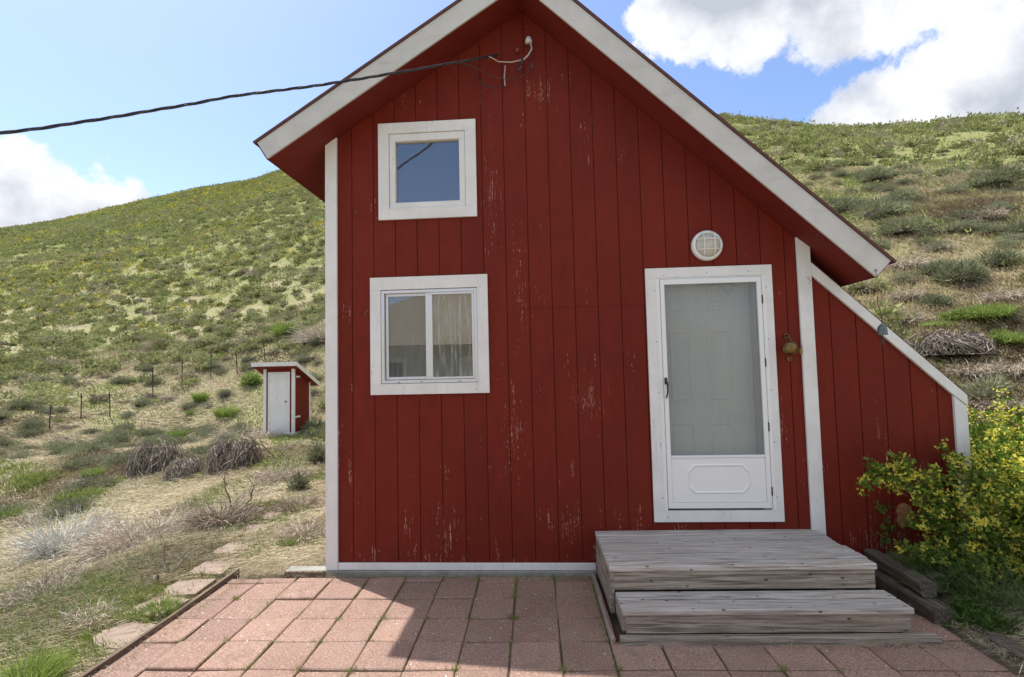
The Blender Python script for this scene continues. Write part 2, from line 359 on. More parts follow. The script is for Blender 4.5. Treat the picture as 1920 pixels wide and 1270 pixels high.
# denser where the hill is seen
tt = np.concatenate([np.linspace(-np.pi, R(-62), 60, endpoint=False), np.linspace(R(-62), R(55), 360, endpoint=False), np.linspace(R(55), np.pi, 60, endpoint=False)]); nth = len(tt)
rr = np.concatenate([[.01], np.geomspace(.6, 420, nr)]); nr = len(rr)
gx = np.outer(rr, np.sin(tt)); gy = np.outer(rr, np.cos(tt)) + CAM.y; gz = T(gx, gy)
V = np.stack([gx.ravel(), gy.ravel(), gz.ravel()], 1)
i, j = np.meshgrid(np.arange(nr - 1), np.arange(nth), indexing='ij'); j2 = (j + 1) % nth
F = np.stack([i * nth + j, i * nth + j2, (i + 1) * nth + j2, (i + 1) * nth + j], -1).reshape(-1, 4)[:, ::-1]
me = arr_mesh('hillside_ground', V, F); me.shade_smooth()
m, n, b = new_mat('hillside_soil'); g = n.co(); x, y, z = n.sep(g)
n1 = n.noise(g, .35, 6, .6); n2 = n.noise(g, 1.9, 6, .65); n3 = n.noise(g, 14, 6, .7); n4 = n.noise(n.scl(g, (40, 12, 20)), 1, 4, .7)
straw = n.mix(n3, (.20, .155, .10), (.52, .45, .31)); straw = n.mix(n.ramp(n4, [(.35, 0), (.7, 1)]), straw, (.44, .37, .25))
green = n.mix(n3, (.13, .155, .05), (.31, .33, .125))
up = n.ramp(n.m('MULTIPLY', z, .02), [(0.0, -.0), (.04, .02), (.25, .10), (.6, .16)])
f = n.ramp(n.m('ADD', n.m('ADD', n.m('MULTIPLY', n1, .35), n.m('ADD', n.m('MULTIPLY', n2, .3), n.m('MULTIPLY', n.noise(g, 6, 6, .7), .35))), up), [(.44, 0), (.62, 1)])
c = n.mix(f, straw, green)
c = n.mix(n.ramp(n.noise(g, 3.3, 5, .7), [(.56, 0), (.72, .75)]), c, (.13, .10, .075))
n.put(b.inputs['Base Color'], c); b.inputs['Roughness'].default_value = .95; b.inputs['Specular IOR Level'].default_value = .1
n.put(b.inputs['Normal'], n.bump(n.m('ADD', n3, n2), .7, .06))
tag(link('hillside_ground', me, None, [m]), kind='structure')

# ------------------------------------------------------------------ patio
PS = R(1.35); cps, sps = math.cos(PS), math.sin(PS)
def uv(u, v): return (u * cps - v * sps, u * sps + v * cps)
mb = MB(); PU0 = -1.196; PV0 = -.437; P_ = .3048
for iu in range(-5, 13):
    for iv in range(-1, 16):
        u0 = PU0 + iu * P_; v1 = PV0 - (iv - 1) * P_ if iv > 0 else PV0 + P_
        v1 = PV0 + P_ * (1 - iv); v0 = v1 - P_
        if iv == -1: v1 = v0 + .09
        if iu == 12: continue
        xa, ya = uv(u0 + P_ / 2, (v0 + v1) / 2)
        if .32 < xa < 2.2 and ya > -.9: continue
        if xa < -2.58 or xa > 2.56: continue
        if xa > 2.3 and ya > -.5: continue
        gp = random.uniform(.0025, .006); ju = random.uniform(-.004, .004); jv = random.uniform(-.004, .004); zt = random.uniform(-.006, .004)
        jj = [random.uniform(-.005, .005) for _ in range(4)]
        a, b_, c_, d_ = u0 + gp + ju, u0 + P_ - gp + ju, v0 + gp + jv, v1 - gp + jv
        cs = [(a, c_), (b_, c_), (b_, d_), (a, d_)]; ch = .006
        ins = [(a + ch, c_ + ch), (b_ - ch, c_ + ch), (b_ - ch, d_ - ch), (a + ch, d_ - ch)]
        vs_ = [(*uv(*q), -.04) for q in cs] + [(*uv(*q), zt - .006 + e) for q, e in zip(cs, jj)] + [(*uv(*q), zt + e) for q, e in zip(ins, jj)]
        mb.add(vs_, [(0, 1, 5, 4), (1, 2, 6, 5), (2, 3, 7, 6), (3, 0, 4, 7), (4, 5, 9, 8), (5, 6, 10, 9), (6, 7, 11, 10), (7, 4, 8, 11), (8, 9, 10, 11)])
m, n, b = new_mat('brick_pavers'); g = n.co()
rnd = n.add('ShaderNodeNewGeometry').outputs['Random Per Island']
c = n.mix(rnd, (.365, .225, .175), (.235, .145, .115))
c = n.mix(n.ramp(n.noise(g, 2.2, 4, .6), [(.35, 0), (.7, .6)]), c, (.36, .25, .20))
fine = n.noise(g, 95, 5, .8); med = n.noise(g, 38, 4, .65)
c = n.mix(n.ramp(fine, [(.40, .85), (.49, 0)]), c, (.17, .11, .09)); c = n.mix(n.ramp(fine, [(.54, 0), (.66, .8)]), c, (.56, .46, .40))
c = n.mix(n.ramp(med, [(.56, 0), (.74, .45)]), c, (.22, .13, .105))
vo = n.add('ShaderNodeTexVoronoi'); n.put(vo.inputs['Vector'], g); vo.inputs['Scale'].default_value = 17
c = n.mix(n.ramp(vo.outputs['Distance'], [(.075, 1), (.10, 0)]), c, n.mix(n.ramp(vo.outputs['Color'], [(.55, 0), (.56, 1)]), (.12, .075, .06), (.80, .74, .70)))
c = n.mix(n.ramp(n.noise(g, 4.5, 6, .7), [(.52, 0), (.70, .7)]), c, (.20, .145, .11))
n.put(b.inputs['Base Color'], c); b.inputs['Roughness'].default_value = .9; b.inputs['Specular IOR Level'].default_value = .2
n.put(b.inputs['Normal'], n.bump(n.m('ADD', fine, n.m('MULTIPLY', med, .6)), .55, .004))
tag(mb.build('patio_pavers', m), kind='structure'); M_paver = m
mb = MB(); mb.box(-2.62, 2.62, -5.2, -.02, -.06, -.018)
m2, n, b = new_mat('joint_soil'); g = n.co()
n.put(b.inputs['Base Color'], n.mix(n.noise(g, 60, 5, .7), (.06, .045, .03), (.20, .16, .11))); b.inputs['Roughness'].default_value = 1
n.put(b.inputs['Normal'], n.bump(n.noise(g, 90, 4), .6, .01)); M_soil = m2
tag(mb.build('patio_bedding', m2), kind='structure')

# ------------------------------------------------------------------ cabin
cab = empty('wooden_cabin', (0, 0, 0), 'red wooden cabin with white trim, steep gable roof and small lean-to', 'cabin')
GR0, GP = -1.669, .1935
APX, APZ = -.127, 4.858; SL, SR = .6383, .9504
def roofz(x): return APZ + SL * (x - APX) if x < APX else APZ - SR * (x - APX)
def siding(name, x0, x1, zb, ztop, holes, seam, grooves, parent, M=None, mat=None, kinks=()):
    mb = MB(); GW = .0035; gs = [g_ for g_ in grooves if x0 + .01 < g_ < x1 - .01]
    edges = [x0] + gs + [x1]
    def emit(a, b, y, side):
        xs = sorted({a, b, *[h for H in holes for h in H[:2] if a < h < b], *[k for k in kinks if a < k < b]})
        for q, (p0, p1) in enumerate(zip(xs[:-1], xs[1:])):
            segs = [(zb(p0) if callable(zb) else zb, zb(p1) if callable(zb) else zb, None)]
            cuts = [(H[2], H[3]) for H in holes if H[0] < (p0 + p1) / 2 < H[1]]; cuts.sort()
            if seam: cuts.append((seam - .0012, seam + .0012)); cuts.sort()
            lo = [segs[0][0], segs[0][1]]; pieces = []
            for c0, c1 in cuts:
                if c0 > lo[0] + .004 and min(ztop(p0), ztop(p1)) >= c0: pieces.append((lo[0], lo[1], c0, c0))
                elif c0 > lo[0] + .004: continue
                if c1 > lo[0]: lo = [c1, c1]
            t0, t1 = ztop(p0), ztop(p1)
            if t0 > lo[0] + .002 or t1 > lo[1] + .002: pieces.append((lo[0], lo[1], max(t0, lo[0]), max(t1, lo[1])))
            for (za, zb_, zc, zd) in pieces:
                mb.add([(p0, y, za), (p1, y, zb_), (p1, y, zd), (p0, y, zc)], [(0, 1, 2, 3)])
                if side:
                    if q == 0: mb.add([(p0, y, za), (p0, y, zc), (p0, .0095, zc), (p0, .0095, za)], [(0, 1, 2, 3)])
                    if q == len(xs) - 2: mb.add([(p1, y, zb_), (p1, .0095, zb_), (p1, .0095, zd), (p1, y, zd)], [(0, 1, 2, 3)])
    for a, b in zip(edges[:-1], edges[1:]): emit(a + (GW if a != x0 else 0), b - (GW if b != x1 else 0), random.uniform(-.0006, .0006), True)
    sm = seam; seam = None
    emit(x0, x1, .0095, False)
    if M: mb.v = [tuple(M @ Vector(v)) for v in mb.v]
    return mb.build(name, mat or M_red, parent)
grv = [GR0 + GP * k for k in range(-1, 40)]
H_UP = (-1.36, -.62, 3.09, 3.82); H_LO = (-1.44, -.54, 1.57, 2.45); H_DR = (.93, 1.83, .47, 2.44)
siding('front_wall', -1.895, 2.208, .095, roofz, [H_UP, H_LO, H_DR], 2.215, grv, cab, kinks=(APX,))
LTX = [(2.208, 2.415), (3.255, 1.405)]
def leanz(x): return LTX[0][1] + (x - LTX[0][0]) * (LTX[1][1] - LTX[0][1]) / (LTX[1][0] - LTX[0][0])
siding('lean_to_wall', 2.2085, 3.30, -.1, lambda x: min(leanz(x) + .03, roofz(x) + .3), [], 2.19, [2.147 + .1985 * k for k in range(12)], cab)
pq = onY(1697, 968, 0); mb = MB(); vs_ = [(pq[0], -.022, pq[2])]; rg = random.Random(4)
for ringk, (rr_, yy) in enumerate(((.45, -.018), (.8, -.012), (1.0, .001))):
    for q in range(16):
        a = 2 * math.pi * q / 16; vs_.append((pq[0] + math.cos(a) * .068 * rr_ * rg.uniform(.85, 1.12), yy, pq[2] + math.sin(a) * .105 * rr_ * rg.uniform(.85, 1.12)))
mb.add(vs_, [(0, 1 + (q + 1) % 16, 1 + q) for q in range(16)] + [(1 + 16 * k + q, 1 + 16 * k + (q + 1) % 16, 17 + 16 * k + (q + 1) % 16, 17 + 16 * k + q) for k in (0, 1) for q in range(16)]); mb.build('filler_patch', simple('tan_filler', (.26, .13, .05), .9, var=.35, vs=40, bump=.6), cab)
# side and back walls, grooved like the front
DEP = 4.6
ML = Matrix.Translation((-1.895, 0, 0)) @ Matrix.Rotation(R(-90), 4, 'Z') @ Matrix.Translation((-DEP, 0, 0))
siding('side_wall', 0, DEP, .05, lambda x: 3.74, [], 2.2, [.19 * k for k in range(1, 25)], cab, ML)
MR = Matrix.Translation((2.208, 0, 0)) @ Matrix.Rotation(R(90), 4, 'Z')
siding('side_wall', .0, DEP, -.1, lambda x: 2.66, [], 2.2, [.19 * k for k in range(1, 25)], cab, MR)
MR2 = Matrix.Translation((3.30, 0, 0)) @ Matrix.Rotation(R(90), 4, 'Z')
siding('lean_to_side', .0, 3.0, -.1, lambda x: 1.33, [], None, [.19 * k for k in range(1, 16)], cab, MR2)
MBk = Matrix.Translation((0, DEP, 0)) @ Matrix.Rotation(R(180), 4, 'Z')
siding('back_wall', -2.208, 1.895, -.1, lambda x: roofz(-x), [], 2.2, [-2.0 + .1935 * k for k in range(20)], cab, MBk, kinks=(-APX,))
mb = MB(); mb.prism([(2.25, -.1), (3.29, -.1), (3.29, 1.33), (2.25, 2.33)], 2.97, 3.0); mb.build('lean_to_back', M_red, cab)
# room shell behind the openings
mb = MB(); mb.box(-1.86, .85, 2.3, 2.34, 0, 2.62); mb.box(-1.86, 2.1, .12, 2.3, 2.62, 2.68); mb.box(-1.86, 2.1, .12, 2.3, .0, .05)
mb.box(.80, .86, .12, 2.3, .05, 2.6); mb.box(-1.88, -1.86, .02, 2.3, .05, 2.6); mb.build('interior_wall', M_room, cab)
mb = MB(); mb.box(-1.86, 1.2, .9, .94, 2.70, 4.05); mb.build('loft_wall', M_dark, cab)
# roof: two slabs with red drip edge, soffit below, fascia in front
OH = .31; YB = DEP + .3
nl = Vector((-SL, 0, 1)).normalized(); nr_ = Vector((SR, 0, 1)).normalized()
def rpt(side, x, off):  # point on the slope line pushed out along its normal
    z = APZ + (SL * (x - APX) if side == 'L' else -SR * (x - APX)); nn = nl if side == 'L' else nr_
    return (x + nn.x * off, z + nn.z * off)
FH = .165
def ridge(off):
    # meeting point of the two offset lines
    a = math.hypot(SL, 1) * off; b_ = math.hypot(SR, 1) * off
    x = APX + (b_ - a) / (SL + SR); return (x, APZ + a + SL * (x - APX))
XL, XR = -2.262, 2.525
L0, L1 = rpt('L', XL, 0), rpt('L', XL, FH); Rr0, Rr1 = rpt('R', XR, 0), rpt('R', XR, FH)
r0_, r1_ = ridge(0), ridge(FH)
roof = None
mb = MB(); t = .022
La, Lb = rpt('L', XL, FH + .002), rpt('L', XL, FH + t); Ra, Rb = rpt('R', XR, FH + .002), rpt('R', XR, FH + t); ra, rb = ridge(FH + .002), ridge(FH + t)
ex = .022
La = (La[0] - ex, La[1] - ex * SL); Lb = (Lb[0] - ex, Lb[1] - ex * SL); Ra = (Ra[0] + ex, Ra[1] - ex * SR); Rb = (Rb[0] + ex, Rb[1] - ex * SR)
mb.prism([La, ra, rb, Lb], -OH - .030, YB); mb.prism([ra, Ra, Rb, rb], -OH - .030, YB)
roof = mb.build('roof', M_shingle, cab)
mb = MB(); mb.prism([L0, r0_, r1_, L1], -OH - .019, -OH); fa = mb.build('fascia', M_fascia, roof, bevel=.002)
mb = MB(); mb.prism([r0_, Rr0, Rr1, r1_], -OH - .019, -OH); mb.build('fascia', M_fascia, roof, bevel=.002)
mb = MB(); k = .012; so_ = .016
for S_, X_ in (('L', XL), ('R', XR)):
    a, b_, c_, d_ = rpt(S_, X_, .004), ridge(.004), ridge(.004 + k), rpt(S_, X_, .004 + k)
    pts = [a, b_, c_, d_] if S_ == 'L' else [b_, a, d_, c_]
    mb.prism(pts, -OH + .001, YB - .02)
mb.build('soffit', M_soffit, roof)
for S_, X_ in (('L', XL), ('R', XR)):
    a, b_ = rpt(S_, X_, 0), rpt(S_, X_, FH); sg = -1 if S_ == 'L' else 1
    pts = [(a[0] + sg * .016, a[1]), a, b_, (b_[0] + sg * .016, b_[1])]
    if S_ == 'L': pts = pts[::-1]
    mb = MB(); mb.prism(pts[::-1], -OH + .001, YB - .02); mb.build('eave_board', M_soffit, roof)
# moulding where the soffit meets the wall
# corner boards
mb = MB(); mb.prism([(-1.905, .034), (-1.80, .034), (-1.80, 3.792), (-1.905, 3.722)], -.022, .06); mb.build('corner_board', M_white, cab, bevel=.003)
mb = MB(); mb.prism([(2.098, .16), (2.206, .16), (2.206, 2.652), (2.098, 2.742)], -.024, -.001); mb.build('corner_board', M_white, cab, bevel=.003)
mb = MB(); mb.prism([(3.250, -.05), (3.345, -.05), (3.345, 1.318), (3.250, 1.408)], -.024, .03); mb.build('corner_board', M_white, cab, bevel=.003)
mb = MB(); mb.box(-1.797, .37, -.020, -.001, .036, .093); mb.build('base_board', M_white, cab, bevel=.003)
mb = MB(); mb.box(-2.25, 2.2, -.034, .08, -.05, .032); mb.build('foundation', M_conc, cab, bevel=.004)
# lean-to rake board and roof
mb = MB(); tn = Vector((.963, 0, 1.047)).normalized()
def lp(x, off, ): z = leanz(x); return (x + .0 * off, z + off)
mb.prism([(2.2075, leanz(2.2075) - .002), (3.249, leanz(3.249) + .0), (3.348, leanz(3.348) + .012), (3.348, leanz(3.348) + .098), (2.2075, leanz(2.2075) + .105)], -.030, -.002)
lr = MB(); lr.prism([(2.215, leanz(2.215) + .10), (3.36, leanz(3.36) + .092), (3.36, leanz(3.36) + .112), (2.215, leanz(2.215) + .122)], -.018, 3.05)
lro = lr.build('lean_to_roof', M_shingle, cab); mb.build('rake_board', M_white, lro, bevel=.003)

# upper window
mb = MB(); mb.frame(-1.424, -.556, 3.028, 3.893, .095, -.024, -.001); W1 = mb.build('window', M_white, cab, bevel=.002)
mb = MB(); mb.frame(-1.326, -.654, 3.126, 3.795, .052, -.012, .05, tt=.066); mb.build('sash', M_white, W1, bevel=.003)
mb = MB(); mb.box(-1.275, -.705, .022, .027, 3.176, 3.731); mb.build('glass_pane', M_glass, W1)
# lower sliding window
mb = MB(); mb.frame(-1.505, -.478, 1.504, 2.52, .092, -.024, -.001, tt=.11); W2 = mb.build('window', M_white, cab, bevel=.002)
mb = MB(); mb.frame(-1.410, -.572, 1.600, 2.405, .026, -.016, .055); mb.build('track_frame', M_alu, W2, bevel=.002)
mb = MB(); mb.frame(-1.378, -.99, 1.630, 2.377, .024, .012, .034); mb.build('sliding_sash', M_alu, W2, bevel=.002)
mb = MB(); mb.frame(-1.020, -.600, 1.630, 2.377, .018, -.012, .010); mb.box(-1.020, -.962, -.0125, .0095, 1.649, 2.358); mb.build('fixed_sash', M_alu, W2, bevel=.002)
mb = MB(); mb.box(-1.35, -1.012, .021, .025, 1.655, 2.352); mb.build('glass_pane', M_glassL, W2)
mb = MB(); mb.box(-.963, -.618, -.003, .001, 1.649, 2.358); mb.build('glass_pane', M_glass2, W2)
for xx in (-1.27, -1.07, -.74): mb = MB(); mb.box(xx, xx + .02, -.0175, -.0158, 1.606, 1.611); mb.build('weep_hole', M_black, W2)
# curtain strips seen behind the panes
mb = MB()
for q in range(26):
    x0 = -.97 + q * .0142; yy = .16 + .012 * math.sin(q * 2.1)
    mb.add([(x0, yy, 2.02 - .06 * random.random()), (x0 + .0142, .16 + .012 * math.sin((q + 1) * 2.1), 2.02 - .06 * random.random()), (x0 + .0142, .16 + .012 * math.sin((q + 1) * 2.1), 2.6), (x0, yy, 2.6)], [(0, 1, 2, 3)])
mb.build('curtain', simple('curtain_cloth', (.42, .42, .40), .9, var=.3, vs=14), cab)

# door
mb = MB(); mb.frame(.857, 1.890, .424, 2.518, .088, -.024, -.001, tb=.092, tt=.083); DF = mb.build('door_frame', M_white, cab, bevel=.002)
mb = MB(); mb.box(.943, .972, -.020, .0, .517, 2.434); mb.box(1.797, 1.803, -.018, 0, .517, 2.434); mb.box(.972, 1.797, -.018, 0, 2.424, 2.434); mb.box(1.8035, 1.83, -.026, -.002, .517, 2.434); mb.build('jamb_trim', M_vinyl, DF, bevel=.0015)
SD = MB(); SD.frame(.975, 1.795, .535, 2.420, .034, -.030, -.004, tt=.044, tb=.045); sd_o = SD.build('storm_door', M_vinyl, cab, bevel=.003)
mb = MB(); mb.box(1.010, 1.760, -.022, -.006, .582, .940); mb.box(1.010, 1.760, -.029, -.005, .941, .960)
mb.build('kick_panel', M_vinyl, sd_o, bevel=.003)
mb = MB()
def notched(x0, x1, z0, z1, c): return [(x0 + c, z0), (x1 - c, z0), (x1 - c * .45, z0 + c * .55), (x1, z0 + c), (x1, z1 - c), (x1 - c * .45, z1 - c * .55), (x1 - c, z1), (x0 + c, z1), (x0 + c * .45, z1 - c * .55), (x0, z1 - c), (x0, z0 + c), (x0 + c * .45, z0 + c * .55)]
o_, i_ = notched(1.135, 1.635, .650, .890, .052), notched(1.157, 1.613, .672, .868, .050)
for q in range(12):
    a, b_, c_, d_ = o_[q], o_[(q + 1) % 12], i_[(q + 1) % 12], i_[q]
    ma = ((a[0] + d_[0]) / 2, (a[1] + d_[1]) / 2); mb_ = ((b_[0] + c_[0]) / 2, (b_[1] + c_[1]) / 2)
    mb.add([(a[0], -.022, a[1]), (b_[0], -.022, b_[1]), (mb_[0], -.030, mb_[1]), (ma[0], -.030, ma[1]), (c_[0], -.022, c_[1]), (d_[0], -.022, d_[1])], [(0, 1, 2, 3), (3, 2, 4, 5)])
mb.build('panel_moulding', M_vinyl, sd_o)
mb = MB(); mb.box(1.009, 1.761, -.012, -.008, .961, 2.376); mb.build('glass_pane', M_glass3, sd_o)
mb = MB(); mb.box(.979, 1.001, -.042, -.030, 1.545, 1.60); mb.tube([(.990, -.036, 1.59), (.996, -.062, 1.55), (.994, -.066, 1.48), (.988, -.050, 1.44), (.987, -.034, 1.435)], [.008, .008, .007, .007, .006]); mb.build('handle', M_black, sd_o, smooth=False, bevel=.002)
for zz in (2.23, 1.707, 1.184, .668):
    mb = MB(); mb.tube([(1.7995, -.030, zz - .035), (1.7995, -.030, zz + .035)], .0055, 8); mb.build('hinge', M_black, sd_o)
for xx, zz in [(1.01, 2.455), (1.36, 2.465), (1.70, 2.468), (.93, 2.33), (.93, 1.90), (.93, 1.48), (.93, 1.06), (.93, .62), (1.835, 2.33), (1.835, 1.90), (1.837, 1.48), (1.838, 1.06), (1.838, .62)]:
    mb = MB(); mb.lathe([(.0045, 0), (.003, .0015)], Matrix.Translation((xx, -.0262, zz)) @ Matrix.Rotation(R(90), 4, 'X'), 8); mb.build('screw', M_redspeck, DF)
# entry door deep in the opening
mb = MB(); mb.box(.935, 1.745, .10, .14, .46, 2.50); ED = mb.build('entry_door', M_doorgrey, cab)
mb = MB()
for (x0, x1, z0, z1) in [(1.075, 1.235, 2.155, 2.255), (1.395, 1.545, 2.155, 2.255), (1.06, 1.25, 1.40, 2.00), (1.38, 1.57, 1.40, 2.00), (1.06, 1.25, .66, 1.22), (1.38, 1.57, .66, 1.22)]:
    for (a, d0, c_, d1) in ((0, .0995, .012, .095), (.020, .095, .030, .0995)):
        A = [(x0 + a, z0 + a), (x1 - a, z0 + a), (x1 - a, z1 - a), (x0 + a, z1 - a)]; Bq = [(x0 + c_, z0 + c_), (x1 - c_, z0 + c_), (x1 - c_, z1 - c_), (x0 + c_, z1 - c_)]
        for q in range(4):
            p, p2 = A[q], A[(q + 1) % 4]; r_, r2 = Bq[q], Bq[(q + 1) % 4]
            mb.add([(p[0], d0, p[1]), (p2[0], d0, p2[1]), (r2[0], d1, r2[1]), (r_[0], d1, r_[1])], [(0, 1, 2, 3)])
    mb.frame(x0 + .012, x1 - .012, z0 + .012, z1 - .012, .008, .0945, .0985)
mb.build('door_panel', M_doorgrey, ED)
mb = MB(); mb.lathe([(.028, 0), (.028, .006), (.010, .012), (.010, .035), (.026, .045), (.024, .062), (.008, .068)], Matrix.Translation((1.0, .10, 1.42)) @ Matrix.Rotation(R(90), 4, 'X'), 20); mb.build('door_knob', M_black, ED, True)
mb = MB(); mb.box(1.747, 1.80, .0, .16, .46, 2.46); mb.box(.90, .934, .0, .16, .46, 2.46); mb.box(.934, 1.747, .0, .16, 2.44, 2.50); mb.box(.934, 1.747, .0, .16, .42, .46); mb.build('door_jamb', M_jamb, cab)
mb = MB(); mb.tube([(1.30, .05, 2.372), (1.70, .03, 2.375)], .009); mb.tube([(1.47, .03, 2.365), (1.545, .02, 2.29), (1.60, .03, 2.365)], .0035); mb.tube([(1.50, .03, 2.365), (1.55, .02, 2.285)], .003); mb.build('door_closer', M_greymetal, sd_o)

# bulkhead lamp
lam = empty('wall_lamp', (1.375, 0, 2.695), 'round white caged outdoor lamp on the red wall above the door', 'lamp')
PINV[lam.name] = lam.matrix_basis.inverted() if False else Matrix.Translation((-1.375, 0, -2.695))
ML_ = Matrix.Translation((1.375, 0, 2.695)) @ Matrix.Rotation(R(90), 4, 'X')
mb = MB(); mb.lathe([(.125, .0), (.128, .012), (.125, .038), (.112, .052), (.102, .054), (.100, .040)], ML_, 40); mb.build('lamp_base', M_vinyl, lam, True)
mb = MB(); mb.lathe([(.099, .040)] + [(.098 * math.cos(a), .042 + .05 * math.sin(a)) for a in np.linspace(0, 1.5, 9)], ML_, 36)
mL, n_, b_ = new_mat('frosted_glass'); n_.put(b_.inputs['Base Color'], n_.mix(n_.noise(n_.co(), 9), (.50, .47, .39), (.62, .60, .54))); b_.inputs['Roughness'].default_value = .25; b_.inputs['Subsurface Weight'].default_value = .2
mb.build('lamp_shade', mL, lam, True)
mb = MB()
for off in (-.042, .042):
    hw = math.sqrt(.108 ** 2 - off ** 2)
    for hz in (0, 1):
        pts = []
        for q in np.linspace(-1, 1, 13):
            r = q * hw; h = .050 + .056 * math.sqrt(max(0, 1 - (r * r + off * off) / .0125)); p = (r, off) if hz else (off, r)
            pts.append((1.375 + p[0], -h, 2.695 + p[1]))
        mb.tube(pts, .0042, 6)
mb.build('guard_cage', M_vinyl, lam, True)

# brass bell with chain
be = empty('brass_bell', (1.995, 0, 1.83), 'small old brass bell on a bracket between door and corner board', 'bell')
PINV[be.name] = Matrix.Translation((-1.995, 0, -1.83))
mb = MB(); mb.lathe([(.004, .02), (.018, .018), (.038, .004), (.050, -.022), (.053, -.052), (.046, -.078), (.03, -.09), (.004, -.094)][::-1], Matrix.Translation((1.982, -.085, 1.858)) @ Matrix.Rotation(R(12), 4, 'Y'), 24); mb.build('bell_body', M_brass, be, True)
mb = MB()
def ring(c, r, t, plane='xz', k=12):
    pts = [(c[0] + r * math.cos(a), c[1] if plane == 'xz' else c[1] + r * math.sin(a), c[2] + (r * math.sin(a) if plane == 'xz' else 0)) for a in np.linspace(0, 2 * math.pi, k + 1)]
    mb.tube(pts, t, 5)
mb.tube([(1.985, -.004, 1.915), (1.985, -.05, 1.93), (1.983, -.085, 1.88)], .005); ring((1.984, -.008, 1.923), .017, .0045)
for q in range(6): ring((1.99 + .007 * q, -.03 - .020 * q, 1.90 - .02 * q), .009, .0028, 'xz' if q % 2 else 'xy', 8)
mb.box(2.022, 2.045, -.14, -.128, 1.77, 1.815); mb.build('bracket', M_brass, be); mb = MB(); ring((1.995, -.010, 1.733), .016, .0045); mb.box(1.975, 2.015, -.006, -.001, 1.728, 1.738); mb.build('hook', M_brass, be)

# bell hanging from the eave
hb = empty('hanging_bell', (2.53, -.315, 1.98), 'grey metal wind bell hanging on a thin wire from the right eave', 'bell')
PINV[hb.name] = Matrix.Translation((-2.53, .315, -1.98))
mb = MB(); wp = [(2.520, -.335, 2.37), (2.526, -.335, 2.30), (2.528, -.335, 2.24), (2.520, -.335, 2.18), (2.516, -.335, 2.13), (2.532, -.335, 2.08), (2.538, -.335, 2.02), (2.538, -.335, 1.98)]; mb.tube(wp[:4], .0016, 5); mb.tube(wp[3:], .0034, 5); ring((2.520, -.335, 2.385), .008, .002); mb.build('hanging_wire', M_rust, hb)
mb = MB(); mb.lathe([(.036, -.055), (.034, -.052), (.033, -.02), (.028, .006), (.014, .022), (.004, .03)], Matrix.Translation((2.538, -.335, 1.95)), 20); mb.build('bell_body', M_bellgrey, hb, True)
mb = MB(); mb.tube([(2.538, -.335, 1.92), (2.538, -.335, 1.865)], .003); mb.box(2.525, 2.551, -.338, -.332, 1.825, 1.868); mb.build('clapper', M_rust, hb)

# service cable and weatherhead
wh = empty('service_entrance', (-.07, 0, 4.5), 'grey weatherhead with cable tails under the gable peak', 'electrical fitting')
PINV[wh.name] = Matrix.Translation((.07, 0, -4.5))
def wp_(px, py, y=-.05): q = onY(px, py, y); return (q[0], q[1], q[2])
mb = MB(); c0 = wp_(991, 74, -.07)
mb.lathe([(.030, -.032), (.031, -.02), (.024, .004), (.017, .018), (.004, .024)], Matrix.Translation(c0), 18); mb.build('weather_cap', simple('cap_grey', (.62, .62, .60), .5), wh, True)
mb = MB(); mb.tube([wp_(995, 82, -.08), wp_(997, 92, -.10), wp_(990, 104, -.10), wp_(982, 112, -.08)], .0065, 6); mb.tube([wp_(982, 112), wp_(958, 117), wp_(935, 116), wp_(917, 106, -.12)], .005, 6); mb.build('grey_tail', simple('tail_grey', (.50, .44, .42), .5), wh)
mb = MB()
for pts in ([(982, 110), (976, 122), (970, 133), (962, 147)], [(993, 84), (994, 100), (998, 118), (995, 128), (985, 140), (970, 147), (950, 149), (925, 144), (905, 134), (880, 122), (862, 117)], [(945, 161), (930, 166), (912, 163), (895, 150), (882, 133), (872, 121)]):
    mb.tube([wp_(*p, -.06) for p in pts], .0032, 5)
for p in ((979, 114), (975, 128), (997, 124)): mb.tube([wp_(p[0] + 2, p[1] - 5, -.065), wp_(p[0] - 2, p[1] + 6, -.065)], .011, 7)
mb.build('black_tail', M_cable, wh)
mb = MB(); q = wp_(946, 150, -.02); mb.tube([(q[0] + .01, -.03, q[2] + .12), (q[0], -.04, q[2] + .02), (q[0] + .004, -.03, q[2] - .06)], .006, 6); mb.build('hook', M_greymetal, wh); mb = MB(); q2 = wp_(970, 96, -.02); mb.lathe([(.016, 0), (.018, .03), (.008, .04)], Matrix.Translation((q2[0], -.01, q2[2])) @ Matrix.Rotation(R(90), 4, 'X'), 12); M_ins = simple('insulator_red', (.22, .05, .04), .4); mb.build('insulator', M_ins, wh) if 0 else mb.build('insulator', simple('insulator_red', (.22, .05, .04), .4), wh)
pl_n2 = None
cp = []
Cn = np.array(CAM); Mn = Cn * np.array([1, -1, 1]); w1 = onY(745, 312, 0) - Mn; w2 = onY(798, 268, 0) - Mn; n2_ = np.cross(w1, w2)
path = [(-230, 281), (-100, 264), (0, 250), (80, 240), (150, 229.5), (225, 217.5), (300, 205), (375, 192), (450, 178.5), (545, 167), (640, 153.5), (740, 137), (850, 117)]
for px, py in path:
    d = ray(px, py); t_ = ((Mn - Cn) @ n2_) / (d @ n2_); cp.append(Vector(Cn + t_ * d))
cp = [Vector(p) for p in cp]
cp[-1] = Vector(onY(850, 118, -.33)); cp[-2] = cp[-2].lerp(Vector(onY(740, 137, -.62)), .6)
cp += [Vector(onY(890, 111, -.2)), Vector(onY(933, 103, -.03))]
e_ = (cp[0] - cp[1]).normalized(); cp = [cp[0] + e_ * 6 + Vector((0, 0, 1.4)), cp[0] + e_ * 3.2 + Vector((0, 0, .45)), cp[0] + e_ * 1.2 + Vector((0, 0, .07)), *cp]
